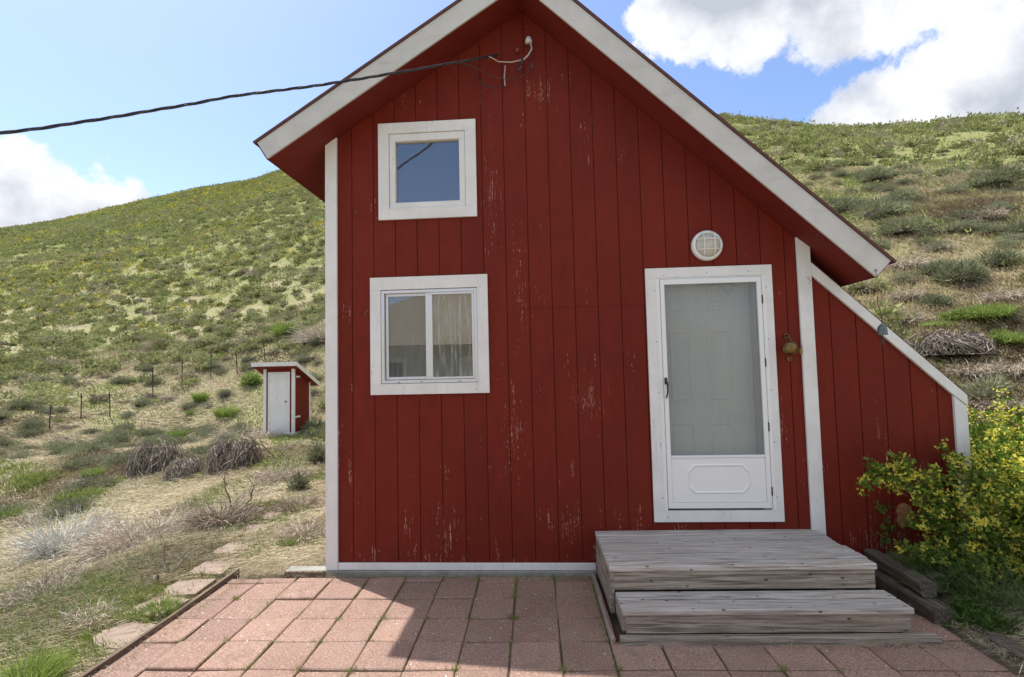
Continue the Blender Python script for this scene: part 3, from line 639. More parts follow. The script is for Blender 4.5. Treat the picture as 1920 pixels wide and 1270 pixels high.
def dense(pts, step=.02):
    o = []
    for i in range(len(pts) - 1):
        p0, p1, p2, p3 = pts[max(i - 1, 0)], pts[i], pts[i + 1], pts[min(i + 2, len(pts) - 1)]; k = max(2, int((p2 - p1).length / step))
        for q in range(k):
            t = q / k; o.append(.5 * ((2 * p1) + (p2 - p0) * t + (2 * p0 - 5 * p1 + 4 * p2 - p3) * t * t + (3 * p1 - p0 - 3 * p2 + p3) * t ** 3))
    return o + [pts[-1]]
cp = [v for i, v in enumerate(cp) if i not in (4,)]; dp = dense(cp, .018); mb = MB(); L = 0; tw = [[], [], []]
for i, p in enumerate(dp):
    if i: L += (p - dp[i - 1]).length
    d = (dp[min(i + 1, len(dp) - 1)] - dp[max(i - 1, 0)]).normalized(); sx = d.cross(Vector((0, 0, 1))).normalized(); sy = sx.cross(d)
    for k in range(3):
        a = L * 2 * math.pi / .42 + k * 2.094; tw[k].append(p + (sx * math.cos(a) + sy * math.sin(a)) * .0062)
for k in range(3): mb.tube(tw[k], .0055 if k else .004, 5)
tag(mb.build('overhead_cable', M_cable, None, True), 'black twisted overhead power cable running to the gable', 'cable')

# ------------------------------------------------------------------ wooden steps
SR_ = Matrix.Translation((.37, 0, 0)) @ Matrix.Rotation(R(1.7), 4, 'Z')
st = empty('wooden_steps', (.37, 0, 0), 'grey weathered wooden two-tier steps below the white door', 'steps', rz=R(1.7))
PINV[st.name] = Matrix.Identity(4)
def bx(mb, *a, jit=.0015): mb.box(*a, jit=jit)
W_ = 1.765
mb = MB(); ys = [-.022, -.155, -.29, -.425, -.56, -.69, -.80]
for a, b_ in zip(ys[:-1], ys[1:]): bx(mb, random.uniform(-.004, .004), W_ + random.uniform(-.006, .008), b_ + .006, a - .006, .325 + random.uniform(-.002, .001), .361 + random.uniform(-.006, .003))
mb.build('deck', M_deck, st, bevel=.006)
mb = MB(); bx(mb, .02, W_ - .012, -.782, -.757, .20, .3235); mb.build('riser', M_riser, st, bevel=.003)
mb = MB()
for a, b_ in ((-.785, -.915), (-.917, -1.062)): bx(mb, .035, 1.80 + random.uniform(-.004, .004), b_ + .005, a - .005, .160, .1935)
mb.build('tread', M_deck, st, bevel=.004)
mb = MB(); bx(mb, .058, 1.785, -1.04, -1.015, .045, .158); mb.build('riser', M_riser, st, bevel=.003)
for a_ in ((.002, .030, -.785, -.03, .175, .323), (.002, .030, -.785, -.03, .05, .173), (.034, .057, -1.04, -.787, .06, .158), (W_ - .03, W_ - .004, -.755, -.03, .05, .323), (1.76, 1.784, -1.014, -.79, .05, .158)):
    mb = MB(); bx(mb, *a_); mb.build('side_board', M_sidewd, st, bevel=.003)
mb = MB(); bx(mb, .012, 1.92, -1.10, -1.043, -.02, .043); mb.build('base_plank', M_riser, st, bevel=.004)
mb = MB(); bx(mb, -.045, -.015, -1.075, -.045, -.02, .04); mb.build('base_plank', M_sidewd, st, bevel=.004)
mb = MB(); bx(mb, -.012, .0, -1.05, -.045, -.02, .018); mb.build('red_strip', M_soffit, st)

# ------------------------------------------------------------------ boards and timbers
mb = MB(); pts = [(-2.70, .02), (-2.685, -.35), (-2.665, -.75), (-2.66, -1.1), (-2.655, -1.6), (-2.66, -3.2)]
for (a, b_) in zip(pts[:-1], pts[1:]):
    x0, y1 = a; x1, y0 = b_
    mb.add([(x0 - .016, y1, -.05), (x0 + .016, y1, -.05), (x1 + .016, y0, -.05), (x1 - .016, y0, -.05), (x0 - .016, y1, .030), (x0 + .016, y1, .033), (x1 + .016, y0, .033), (x1 - .016, y0, .030)],
           [(0, 4, 5, 1), (1, 5, 6, 2), (2, 6, 7, 3), (3, 7, 4, 0), (4, 7, 6, 5)])
tag(mb.build('edging_board', M_edge, None, bevel=.004), 'thin brown wooden edging board along the left side of the patio', 'edging board')
def timber(x0, x1, y0, y1, z0, z1, lab, rz=0.0, tilt=0):
    L = y1 - y0; mb = MB(); ns = 10; k = 10; w2_, h2 = (x1 - x0) / 2, (z1 - z0) / 2; rings = []
    vs_, fs_ = [], []
    for q in range(ns + 1):
        for j in range(k):
            a = 2 * math.pi * j / k + .3; ca, sa = math.cos(a), math.sin(a); pw = .45
            rx = w2_ * math.copysign(abs(ca) ** pw, ca) + random.uniform(-.006, .006); rz_ = h2 * math.copysign(abs(sa) ** pw, sa) + random.uniform(-.006, .006)
            vs_.append((rx, L * (q / ns - .5) + random.uniform(-.01, .01) * (q in (0, ns)), rz_))
    for q in range(ns):
        for j in range(k): fs_.append((q * k + j, (q + 1) * k + j, (q + 1) * k + (j + 1) % k, q * k + (j + 1) % k))
    fs_ += [tuple(range(k)), tuple(range((ns + 1) * k - 1, ns * k - 1, -1))]
    mb.add(vs_, fs_); o = mb.build('garden_timber', M_timber); o.location = ((x0 + x1) / 2, (y0 + y1) / 2, (z0 + z1) / 2); o.rotation_euler = (tilt, 0, rz)
    return tag(o, lab, 'timber', 'weathered garden timbers')
timber(2.44, 2.57, -.80, -.03, -.02, .11, 'dark weathered timber lying on the ground beside the wooden steps', .02)
timber(2.48, 2.59, -.66, -.03, .112, .215, 'dark split timber stacked nearest the steps against the red wall', -.02)
timber(2.64, 2.75, -.52, -.03, .08, .20, 'grey topmost timber of the pile under the currant branch', .03)
timber(2.82, 2.93, -.50, -.03, .10, .20, 'timber at the back of the pile half hidden by the bush', -.03)
timber(2.60, 2.72, -2.1, -1.0, -.03, .055, 'half buried timber edging the right side of the patio', .03)
mb = MB(); mb.box(-2.24, -1.90, -.075, -.036, -.02, .037, jit=.003); tag(mb.build('loose_board', M_edge, None, bevel=.003), 'short grey board lying on the ground at the left corner of the cabin', 'board')

# stepping stones
SP = [(630, 925), (512, 967), (480, 992), (440, 1028), (400, 1065), (352, 1100), (298, 1135), (228, 1187)]
M_stone = simple('stone_tan', (.27, .205, .16), .9, var=.45, vs=14, bump=.4)
NM = ['eighth', 'seventh', 'sixth', 'fifth', 'fourth', 'third', 'second', 'first']
for q, (px, py) in enumerate(SP):
    p = onZ(px, py, .012); p[2] = float(T(p[0], p[1])) + .008; s_ = .148; mb = MB()
    a0 = R(random.uniform(-14, 14)); tl = random.uniform(-.02, .02)
    cr = [(-s_, -s_), (s_, -s_), (s_, s_), (-s_, s_)]; cr = [(x * math.cos(a0) - y * math.sin(a0) + random.uniform(-.012, .012), x * math.sin(a0) + y * math.cos(a0) + random.uniform(-.012, .012)) for x, y in cr]
    mb.add([(x, y, -.05) for x, y in cr] + [(x, y, .012 + tl * x) for x, y in cr], [(0, 1, 5, 4), (1, 2, 6, 5), (2, 3, 7, 6), (3, 0, 4, 7), (4, 5, 6, 7)])
    o = mb.build('stepping_stone', M_stone, None, bevel=.006); o.location = p
    tag(o, NM[q] + ' pinkish square stepping stone in the grass, counted from the bottom of the path', 'stepping stone', 'stepping stones of the path')

# ------------------------------------------------------------------ outhouse
OX, OY = -8.14, 10.05; oz = float(T(OX + .4, OY)); OB = -.08; OW, OD = .90, 1.0; OT = 1.93
oh = empty('outhouse', (OX, OY, OB), 'small red and white outhouse with a slanted roof on the grassy slope', 'outhouse')
PINV[oh.name] = Matrix.Identity(4)
def shed(parts):
    for nm, mat_, pr, bv in parts: mb = MB(); [mb.prism(*a) if len(a) == 3 else mb.box(*a) for a in pr]; yield mb.build(nm, mat_, oh, bevel=bv)
zs = lambda y: OT - .42 * (y / OD)
def side(x0, x1, y0, y1, z0, mb, off=0): mb.add([(x, y, z) for x in (x0, x1) for (y, z) in ((y0, z0), (y1, z0), (y1, zs(y1) - off), (y0, zs(y0) - off))], [(0, 3, 2, 1), (4, 5, 6, 7), (0, 1, 5, 4), (1, 2, 6, 5), (2, 3, 7, 6), (3, 0, 4, 7)])
mb = MB(); side(OW - .02, OW, .02, OD, .06, mb); side(0, .02, .02, OD, .06, mb); mb.box(0, OW, 0, .019, 1.80, OT - .01); mb.box(0, .20, 0, .019, .06, 1.80); mb.box(OW - .20, OW, 0, .019, .06, 1.80); mb.box(.02, OW - .02, OD - .02, OD, .06, zs(OD) - .01); mb.build('shed_wall', M_red, oh)
for x0, y0 in ((-.012, -.012), (OW - .075, -.012)): mb = MB(); mb.box(x0, x0 + .088, y0, y0 + .06, 0, OT - .01); mb.build('corner_post', M_white, oh, bevel=.003)
mb = MB(); mb.box(OW - .01, OW + .012, OD - .07, OD + .01, 0, zs(OD) - .005); mb.build('corner_post', M_white, oh, bevel=.003)
mb = MB(); mb.frame(.125, .775, .07, 1.83, .05, -.014, 0); mb.box(-.015, OW + .015, -.022, -.015, 0, .10); mb.box(OW, OW + .012, .052, OD - .075, 0, .09); mb.build('trim', M_white, oh, bevel=.002)
mb = MB(); mb.box(.178, .722, -.010, .015, .123, 1.777); dd = mb.build('door', M_white, oh, bevel=.003)
mb = MB(); mb.lathe([(.02, 0), (.024, .015), (.012, .035)], Matrix.Translation((.66, -.010, .98)) @ Matrix.Rotation(R(90), 4, 'X'), 10); mb.build('knob', M_black, dd)
for z_ in (1.55, .3): mb = MB(); mb.box(.174, .188, -.016, -.011, z_, z_ + .1); mb.build('hinge', M_greymetal, dd)
for a_ in ((.10, .34, 1.66, 1.71), (.05, .36, .50, .55)): mb = MB(); mb.box(OW + .001, OW + .012, *a_); mb.build('slat', M_white, oh)
mb = MB(); mb.add([(x, y, zs(y) + dz) for x in (-.24, OW + .16) for (y, dz) in ((-.20, .09), (OD + .28, .09), (OD + .28, -.01), (-.20, -.01))], [(0, 1, 2, 3), (4, 7, 6, 5), (0, 4, 5, 1), (1, 5, 6, 2), (2, 6, 7, 3), (3, 7, 4, 0)]); sr = mb.build('shed_roof', M_soffit, oh)
mb = MB(); mb.box(-.26, OW + .18, -.222, -.202, zs(-.2) - .015, zs(-.2) + .10)
mb.add([(x, y, zs(y) + dz) for x in (OW + .162, OW + .182) for (y, dz) in ((-.201, -.015), (OD + .29, -.015), (OD + .29, .10), (-.201, .10))], [(0, 3, 2, 1), (4, 5, 6, 7), (0, 1, 5, 4), (1, 2, 6, 5), (2, 3, 7, 6), (3, 0, 4, 7)])
mb.build('fascia', M_white, sr)

# ------------------------------------------------------------------ fence posts
PP = [(92, 808, 34), (152, 787, 36), (207, 783, 36), (287, 745, 44), (341, 725, 42), (395, 712, 42), (446, 704, 38), (497, 676, 28)]
ordn = ['first', 'second', 'third', 'fourth', 'fifth', 'sixth', 'seventh', 'eighth']
for q, (px, py, hp) in enumerate(PP):
    p = hit(px, py); dist = (Vector(p) - CAM).length; hh = hp * dist / 1000 * 1.05; mb = MB()
    a = random.uniform(-.13, .06); top = (a * hh, 0, hh)
    mb.tube([(0, 0, -.2), (a * hh * .5, 0, hh * .5), top], .017, 5); mb.box(-.045 + a * hh * .9, .045 + a * hh * .9, -.012, .012, hh * .86, hh * .90)
    o = mb.build('fence_post', M_rust); o.location = p; tag(o, ordn[q] + ' thin dark metal fence post from the left on the hillside', 'fence post', 'fence posts climbing the hillside')

# ------------------------------------------------------------------ vegetation builders (numpy)
def unit(v): return v / np.maximum(np.linalg.norm(v, axis=1, keepdims=True), 1e-9)
def leaves(P, A, l, wd, r):
    "one narrow triangle per leaf"
    s = unit(np.cross(A, r.normal(size=A.shape))); l = np.broadcast_to(l, (len(P),))[:, None]; wd = np.broadcast_to(wd, (len(P),))[:, None]
    return np.stack([P - s * wd / 2, P + s * wd / 2, P + A * l], 1).reshape(-1, 3)
def tri_idx(nv): return np.arange(nv).reshape(-1, 3)
def bush(nl, rad, hgt, l, wd, r, lob=9, up=.5):
    c = unit(r.normal(size=(lob, 3))); c[:, 2] = np.abs(c[:, 2]) * .9; cc = c * r.uniform(.35, .75, (lob, 1)); k = r.integers(0, lob, nl)
    d = unit(r.normal(size=(nl, 3))); P = cc[k] + d * (.20 + .22 * r.random((nl, 1)) ** .5) * r.uniform(.8, 1.25, lob)[k][:, None]
    P[:, 2] = np.abs(P[:, 2]); A = unit(d + unit(P + 1e-6) * .7 + np.array([0, 0, up]) + r.normal(size=(nl, 3)) * .35)
    P = P * np.array([rad, rad, hgt]); V = leaves(P, A, l * r.uniform(.5, 1.3, nl), wd, r)
    t = np.clip(r.uniform(0, 1, lob)[k] * .6 + r.random(nl) * .4, 0, 1); return V, np.repeat(t, 3)
def sticks(nst, length, base_r, r, droop=.4, wd=.006, up=1.0, seg=4, spread=1.0):
    "curved thin strips springing from a base"
    a = r.uniform(0, 2 * np.pi, nst); el = r.uniform(.1, 1.0, nst) * up
    d = unit(np.stack([np.cos(a) * spread, np.sin(a) * spread, el + .05], 1)); P = np.stack([np.cos(a) * base_r * r.random(nst), np.sin(a) * base_r * r.random(nst), np.zeros(nst)], 1)
    L = length * r.uniform(.45, 1.1, nst); st = (L / seg)[:, None]; pts = [P]; dd = d
    for q in range(seg):
        dd = unit(dd + np.array([0, 0, -droop / seg]) + r.normal(size=d.shape) * .22); P = P + dd * st; pts.append(P)
    out = []
    for q in range(seg):
        A, B_ = pts[q], pts[q + 1]; s = unit(np.cross(B_ - A, r.normal(size=A.shape))); w0 = wd * (1 - q / seg * .7); w1 = wd * (1 - (q + 1) / seg * .7)
        out.append(np.stack([A - s * w0 / 2, A + s * w0 / 2, B_ + s * w1 / 2, A - s * w0 / 2, B_ + s * w1 / 2, B_ - s * w1 / 2], 1).reshape(-1, 3))
    V = np.concatenate(out); return V, np.tile(np.repeat(r.random(nst), 6), seg), pts
def blades(P, H, lean, wd, r, bend=.5):
    "bent grass blades: 3 triangles each"
    nb = len(P); H = np.broadcast_to(H, (nb,))[:, None]; a = r.uniform(0, np.pi, nb); s = np.stack([np.cos(a), np.sin(a), 0 * a], 1) * (np.broadcast_to(wd, (nb,))[:, None] / 2)
    up = np.array([0, 0, 1.]); d1 = unit(up + lean * .5); d2 = unit(up * (1 - bend) + lean * (.5 + bend))
    M1 = P + d1 * H * .5; Tt = M1 + d2 * H * .5
    V = np.stack([P - s, P + s, M1 + s * .75, P - s, M1 + s * .75, M1 - s * .75, M1 - s * .75, M1 + s * .75, Tt], 1).reshape(-1, 3); return V
def vobj(name, V, t, mat_, parent=None): return link(name, arr_mesh(name, V, tri_idx(len(V)), t), parent, [mat_])

M_shade_core = simple('wood_shade_core', (.075, .06, .048), .95, var=.4, vs=12)  # dark wood tone doubling as painted shade in the gaps between leaves and strands
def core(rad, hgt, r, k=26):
    "dark lump inside a shrub: wood brown with inner shade painted in (triangles)"
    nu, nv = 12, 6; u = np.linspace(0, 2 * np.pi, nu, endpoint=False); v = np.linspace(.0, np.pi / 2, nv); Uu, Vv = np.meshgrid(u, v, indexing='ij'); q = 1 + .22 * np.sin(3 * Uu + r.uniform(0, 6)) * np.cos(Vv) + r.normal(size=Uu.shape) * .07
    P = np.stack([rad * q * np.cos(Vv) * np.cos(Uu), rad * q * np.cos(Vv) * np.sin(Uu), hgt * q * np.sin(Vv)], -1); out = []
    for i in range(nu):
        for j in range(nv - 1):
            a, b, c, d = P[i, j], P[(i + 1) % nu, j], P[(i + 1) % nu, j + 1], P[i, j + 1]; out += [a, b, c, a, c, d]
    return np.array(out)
# far scrub + individual sagebrush on the two visible slopes -----------------
def in_view(x, y, z, pad=30):
    v = RM.transposed(); X = np.stack([x - CAM.x, y - CAM.y, z - CAM.z], 1) @ np.array(RM)
    px = 960 + FPX * X[:, 0] / X[:, 1]; py = 635 - FPX * X[:, 2] / X[:, 1]; return px, py, X[:, 1]
def scatter(th0, th1, r0, r1, dens, r):
    A = .5 * (th1 - th0) * (r1 ** 2 - r0 ** 2); nn = int(A * dens); th = r.uniform(th0, th1, nn); rr_ = np.sqrt(r.uniform(r0 ** 2, r1 ** 2, nn))
    x = rr_ * np.sin(th); y = rr_ * np.cos(th) + CAM.y; return x, y, rr_, th
r = np.random.default_rng(5)
x, y, q_, th = scatter(R(-60), R(-2), 9, 133, 3.1, r)
x2, y2, q2_, th2 = scatter(R(-2), R(54), 8.5, 76, 2.6, r)
X = np.concatenate([x, x2]); Y = np.concatenate([y, y2]); Q = np.concatenate([q_, q2_]); TT_ = np.concatenate([th, th2])
keep = Q < np.interp(TT_, TH, RC) * 1.02
pn = bumps(X * 1.3 + 50, Y * 1.3, .15, 1.2) * 3
keep &= (r.random(len(X)) < np.clip(.95 + pn * .3, .6, 1)) & ~((np.abs(X + 7.7) < 1.2) & (np.abs(Y - 10.4) < 1.6)) & ~((X < -2) & (Y < 8.0) & (X > -7.2))
left_near = (X < 0) & (Q < 26); keep &= ~left_near | (r.random(len(X)) < .55)
keep &= ~((np.abs(X) < 4.2) & (Y < 6.2)); rn = (X > 0) & (Q < 15); keep &= ~rn | (r.random(len(X)) < .8)
X, Y, Q = X[keep], Y[keep], Q[keep]; Z = T(X, Y); order = np.argsort(Q / 1.0 * r.uniform(.9, 1.1, len(Q)))
px, py, _ = in_view(X, Y, Z)
hid = ((px > 610) & (px < 1350)) | (px < -40) | (px > 1960) | ((px > 1340) & (px < 1660) & (py > 210 + (px - 1350) * .98 + 30))
order = [o for o in order if not hid[o]]; unseen = [o for o in range(len(X)) if hid[o]]
SV = []
for v in range(7):
    rr2 = np.random.default_rng(100 + v); Vb, tb = bush(3000, 1, .74, .095, .034, rr2, 13, .3); Vs, ts, _ = sticks(60, .8, .1, rr2, .1, .03, 1.0, 3)
    Vc = core(.50, .36, rr2); nA = (len(Vb) + len(Vs)) // 3; me = arr_mesh('sagebrush', np.concatenate([Vb, Vs, Vc]), tri_idx(len(Vb) + len(Vs) + len(Vc)), np.concatenate([tb, ts * .3, np.zeros(len(Vc))])); me.materials.append(M_sage); me.materials.append(M_shade_core)
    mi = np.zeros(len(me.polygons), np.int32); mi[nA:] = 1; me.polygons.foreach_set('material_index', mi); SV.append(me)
DV = []
for v in range(3):
    rr2 = np.random.default_rng(140 + v); Vs, ts, _ = sticks(900, 1.0, .25, rr2, 1.3, .016, 1.0, 5); Vc = core(.42, .18, rr2); nA = len(Vs) // 3; me = arr_mesh('dry_shrub', np.concatenate([Vs, Vc]), tri_idx(len(Vs) + len(Vc)), np.concatenate([ts, np.zeros(len(Vc))])); me.materials.append(M_dead); me.materials.append(M_shade_core)
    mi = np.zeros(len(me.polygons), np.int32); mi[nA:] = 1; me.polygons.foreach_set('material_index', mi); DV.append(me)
GV = []
for v in range(2):
    rr2 = np.random.default_rng(150 + v); Vb, tb = bush(1100, 1, .6, .2, .05, rr2, 9, 1.0); me = arr_mesh('green_shrub', Vb, tri_idx(len(Vb)), tb); me.materials.append(M_green); GV.append(me)
for o_i in order[:290]:
    u = random.random(); lft = lft0 = X[o_i] < 0
    if u < (.56 if lft else .78): me, nm = random.choice(SV), 'sagebrush'
    elif u < (.90 if lft else .90): me, nm = random.choice(DV), 'dry_shrub'
    else: me, nm = random.choice(GV), 'green_shrub'
    o = bpy.data.objects.new(nm, me); C.objects.link(o); s_ = random.uniform(.28, .56) * (1.0 if nm == 'sagebrush' else .8)
    if nm == 'green_shrub': s_ *= .6
    o.location = (X[o_i], Y[o_i], Z[o_i] - .05); s_ *= (1.0 if lft0 else .74); o.scale = (s_ * random.uniform(.9, 1.3), s_, s_ * random.uniform(.8, 1.1)); o.rotation_euler = (random.uniform(-.15, .15), random.uniform(-.2, .1), random.uniform(0, 6.28))
    sl = 'left hillside behind the outhouse' if lft else 'slope to the right of the cabin'
    lab = {'sagebrush': 'rounded grey-green sagebrush on the ', 'dry_shrub': 'low dry brown-grey shrub on the ', 'green_shrub': 'low bright green shrub on the '}[nm] + sl
    tag(o, lab, 'shrub', {'sagebrush': 'sagebrush on the ', 'dry_shrub': 'dry shrubs on the ', 'green_shrub': 'green shrubs on the '}[nm] + sl)
rest = np.array(order[290:] + unseen); Vs_, ts_ = [], []
for o_i in rest:
    d_ = Q[o_i]; nl = int(np.clip(4200 / d_, 42, 260)); s_ = r.uniform(.40, .68) ** 1.0 * r.uniform(.5, 1.0); lw = .07 + d_ * .0010
    Vb, tb = bush(nl, s_ * r.uniform(.9, 1.4), s_ * r.uniform(.7, .95), .09 + d_ * .0011, lw, r, 6, .1)
    k0 = r.random(); base = k0 * .5 if k0 < .86 else .85
    Vs_.append(Vb + np.array([X[o_i], Y[o_i], Z[o_i] - .06])); ts_.append(np.clip(base + tb * .22, 0, 1))
vo_ = vobj('hillside_scrub', np.concatenate(Vs_), np.concatenate(ts_), M_far); tag(vo_, 'mass of distant sagebrush covering both hillsides', 'scrub', kind='stuff')
# low green herbs between the bushes, and yellow balsamroot
def cover(th0, th1, ra, rb, dens, mat_, name, lab, cat, size, cond, seed, nl=9, hgt=.3, lwf=.0016):
    r = np.random.default_rng(seed); x, y, q, th = scatter(th0, th1, ra, rb, dens, r); k = (q < np.interp(th, TH, RC) * 1.01) & cond(x, y, q, r); x, y, q = x[k], y[k], q[k]; z = T(x, y)
    nn = len(x); P = np.repeat(np.stack([x, y, z], 1), nl, 0); qq = np.repeat(q, nl); sz = np.repeat(r.uniform(.5, 1.3, nn) * size, nl)
    P = P + r.normal(size=P.shape) * (sz * .5)[:, None] * np.array([1, 1, .25]) + np.array([0, 0, hgt * .4]) * sz[:, None]
    A = unit(r.normal(size=P.shape) * .7 + np.array([0, 0, .9])); V = leaves(P, A, (.07 + qq * .0012) * (.6 + sz), .035 + qq * lwf, r)
    t = np.repeat(np.repeat(r.random(nn), nl) * .6 + r.random(nn * nl) * .4, 3); return V, t
hi_ = lambda x, y, q, r: (bumps(x * 1.1 + 9, y * 1.1, .15, 1.5) * 3 + (T(x, y) / 30) + r.normal(size=len(x)) * .4) > .35
Va, ta = cover(R(-60), R(-2), 22, 133, 2.2, None, '', '', '', .6, hi_, 21)
Vb_, tb_ = cover(R(-2), R(54), 12, 76, 2.6, None, '', '', '', .5, lambda x, y, q, r: (T(x, y) / 14 + r.normal(size=len(x)) * .3) > .45, 22)
tag(vobj('green_herbs', np.concatenate([Va, Vb_]), np.concatenate([ta, tb_]), M_gmix), 'low green herbs growing between the hillside bushes', 'ground cover', kind='stuff')
yl = lambda x, y, q, r: (bumps(x * .9 + 31, y * .9 + 7, .15, 1.2) * 3.2 + np.clip(T(x, y) / 40, 0, .7) + r.normal(size=len(x)) * .35) > .68
Va, ta = cover(R(-60), R(-2), 30, 128, 2.4, None, '', '', '', .42, yl, 31, 6, .7, .0011)
Vb_, tb_ = cover(R(-2), R(54), 26, 70, .42, None, '', '', '', .3, lambda x, y, q, r: (T(x, y) / 20 + r.normal(size=len(x)) * .35) > .75, 32, 5, .7, .001)
tag(vobj('yellow_wildflowers', np.concatenate([Va, Vb_]), np.concatenate([ta, tb_]), M_wildfl), 'patches of yellow wildflowers scattered over the hillsides', 'wildflowers', kind='stuff')

# grass near the camera -------------------------------------------------------
def grass_field(th0, th1, ra, rb, nb, seed, green_bias):
    r = np.random.default_rng(seed); th = r.uniform(th0, th1, nb); q = np.exp(r.uniform(np.log(ra), np.log(rb), nb)); x = q * np.sin(th); y = q * np.cos(th) + CAM.y
    k = ~((np.abs(x) < 2.66) & (y < 0)) & ~((x > -1.95) & (x < 3.4) & (y > -.02)) & ~((x > -2.7) & (x < -1.9) & (y < .05) & (y > -.2))
    for sx, sy in SP: p = onZ(sx, sy, 0); k &= np.hypot(x - p[0], y - p[1]) > .15
    x, y, q = x[k], y[k], q[k]; z = T(x, y); pn = bumps(x * 3 + 5, y * 3, .3, 3) * 2.4 + bumps(x * 9, y * 9, .3, 3) * 1.2 + r.normal(size=len(x)) * .22 + green_bias
    ptc = np.exp(-((x + 2.95) / .35) ** 2) * (y < 1.5) * .5; return x, y, z, q, (pn + ptc) > .32, r
allS, tS, allG, tG = [], [], [], []
for args in ((R(-54), R(-21), 2.4, 30, 250000, 41, -.06), (R(27), R(47), 3.6, 24, 100000, 42, -.1), (R(-21), R(27), 10, 30, 60000, 43, .0)):
    x, y, z, q, isg, r = grass_field(*args); P = np.stack([x, y, z - .01], 1)
    s = ~isg; ns = s.sum(); flow = np.stack([-1.1 + bumps(x * 2, y * 2, .2, 4) * 1.6, -.5 + bumps(x * 2 + 8, y * 2, .2, 4) * 1.6, 0 * x - .12], 1)
    H = (.085 + .0028 * q) * r.uniform(.5, 1.5, len(x)); W = .0032 + q * .0010
    lean = flow * 1.9 + r.normal(size=P.shape) * np.array([.55, .55, .1])
    Vx = blades(P[s], H[s] * 1.45, lean[s], W[s], r, .85); allS.append(Vx); tS.append(np.repeat(np.clip(r.random(ns) * .55 + bumps(x[s] * 4, y[s] * 4, .2, 4) * 1.9 + .28, 0, 1), 9))
    lean = flow * .4 + r.normal(size=P.shape) * np.array([.35, .35, .05]); ng = isg.sum()
    Vx = blades(P[isg], H[isg] * .75, lean[isg], W[isg], r, .35); allG.append(Vx); tG.append(np.repeat(r.random(ng), 9))
tag(vobj('dry_grass', np.concatenate(allS), np.concatenate(tS), M_straw), 'matted straw-coloured dry grass on the slopes beside the cabin', 'grass', kind='stuff')
tag(vobj('green_grass', np.concatenate(allG), np.concatenate(tG), M_gmix), 'short green grass mixed into the dry slope', 'grass', kind='stuff')
r = np.random.default_rng(47); nw = 26000; x = r.uniform(-6.2, -2.75, nw); y = r.uniform(-2.2, 1.2, nw); k = (bumps(x * 3 + 3, y * 3 + 9, .3, 4) * 2 + r.normal(size=nw) * .3 > .1) & (x < -3.25 + .2 * r.normal(size=nw)); x, y = x[k], y[k]; P = np.stack([x, y, T(x, y) - .01], 1)
V = blades(P, r.uniform(.05, .20, len(x)), r.normal(size=P.shape) * np.array([.9, .9, 0]) + np.array([-.3, -.1, 0]), .006, r, .6); tag(vobj('grey_green_weeds', V, np.repeat(r.random(len(x)), 9), M_sage), 'tangled grey-green weeds left of the patio edging board', 'weeds', kind='stuff')
r = np.random.default_rng(49); tv, tt3 = [], []
for (t0, t1, ra, rb, nn) in ((R(-52), R(-22), 4.5, 26, 5200), (R(28), R(46), 4.6, 22, 4200)):
    th = r.uniform(t0, t1, nn); q = np.exp(r.uniform(np.log(ra), np.log(rb), nn)); x = q * np.sin(th); y = q * np.cos(th) + CAM.y; k = ~((x > -3.4) & (x < 3.4)) & (bumps(x * 2, y * 2 + 4, .3, 4) * 2 + r.normal(size=nn) * .5 > -.1); x, y, q = x[k], y[k], q[k]
    V, t, _ = sticks(len(x), .20, 0, r, .8, .006, 1.0, 4); sc = (.7 + q / 14) * r.uniform(.5, 1.4, len(x)); off = np.stack([x, y, T(x, y)], 1); kk_ = np.tile(np.repeat(np.arange(len(x)), 6), 4); V = V * sc[kk_][:, None] + off[kk_]; tv.append(V); tt3.append(t)
tag(vobj('fallen_twigs', np.concatenate(tv), np.concatenate(tt3), M_dead), 'fallen grey twigs strewn through the dry grass', 'twigs', kind='stuff')
# weeds in the paver joints
r = np.random.default_rng(61); Pw = []
for iu in range(-3, 10):
    for iv in range(-1, 5):
        u0 = PU0 + iu * P_; v0 = PV0 - iv * P_
        for (du, dv, dn) in ((1, 0, .35), (0, 1, .6)):
            wgt = dn * (2.6 if (iv < 1 and iu > -1) else .6) * (1.8 if (dv and iu in (0, 1, 2, 3, 4, 5) and iv < 1) else 1) * r.random() ** 1.6
            for _ in range(int(wgt * 80)):
                t_ = r.random() * P_; uu, vv = u0 + du * t_ + r.normal() * .006, v0 + dv * t_ + r.normal() * .006; xx, yy = uv(uu, vv)
                if (.33 < xx < 2.4 and yy > -1.15) or yy > -.04 or abs(xx) > 2.6: continue
                Pw.append((xx, yy, -.012))
for _ in range(46):
    xx, yy = uv(PU0 + P_ * r.integers(-4, 10) + r.normal() * .012, PV0 - P_ * r.integers(0, 5) + r.normal() * .012)
    if (.33 < xx < 2.4 and yy > -1.15) or xx < -2.5: continue
    for _2 in range(26): Pw.append((xx + r.normal() * .016, yy + r.normal() * .016, -.012))
for _ in range(260): Pw.append((.33 + r.normal() * .012, r.uniform(-1.1, -.1), -.01))
Pw = np.array(Pw); V = blades(Pw, r.uniform(.018, .055, len(Pw)), r.normal(size=Pw.shape) * np.array([.5, .5, 0]), .0038, r, .4)
tag(vobj('joint_weeds', V, np.repeat(r.random(len(Pw)), 9), M_gmix), 'small green weeds sprouting in the joints between the pavers', 'weeds', kind='stuff')
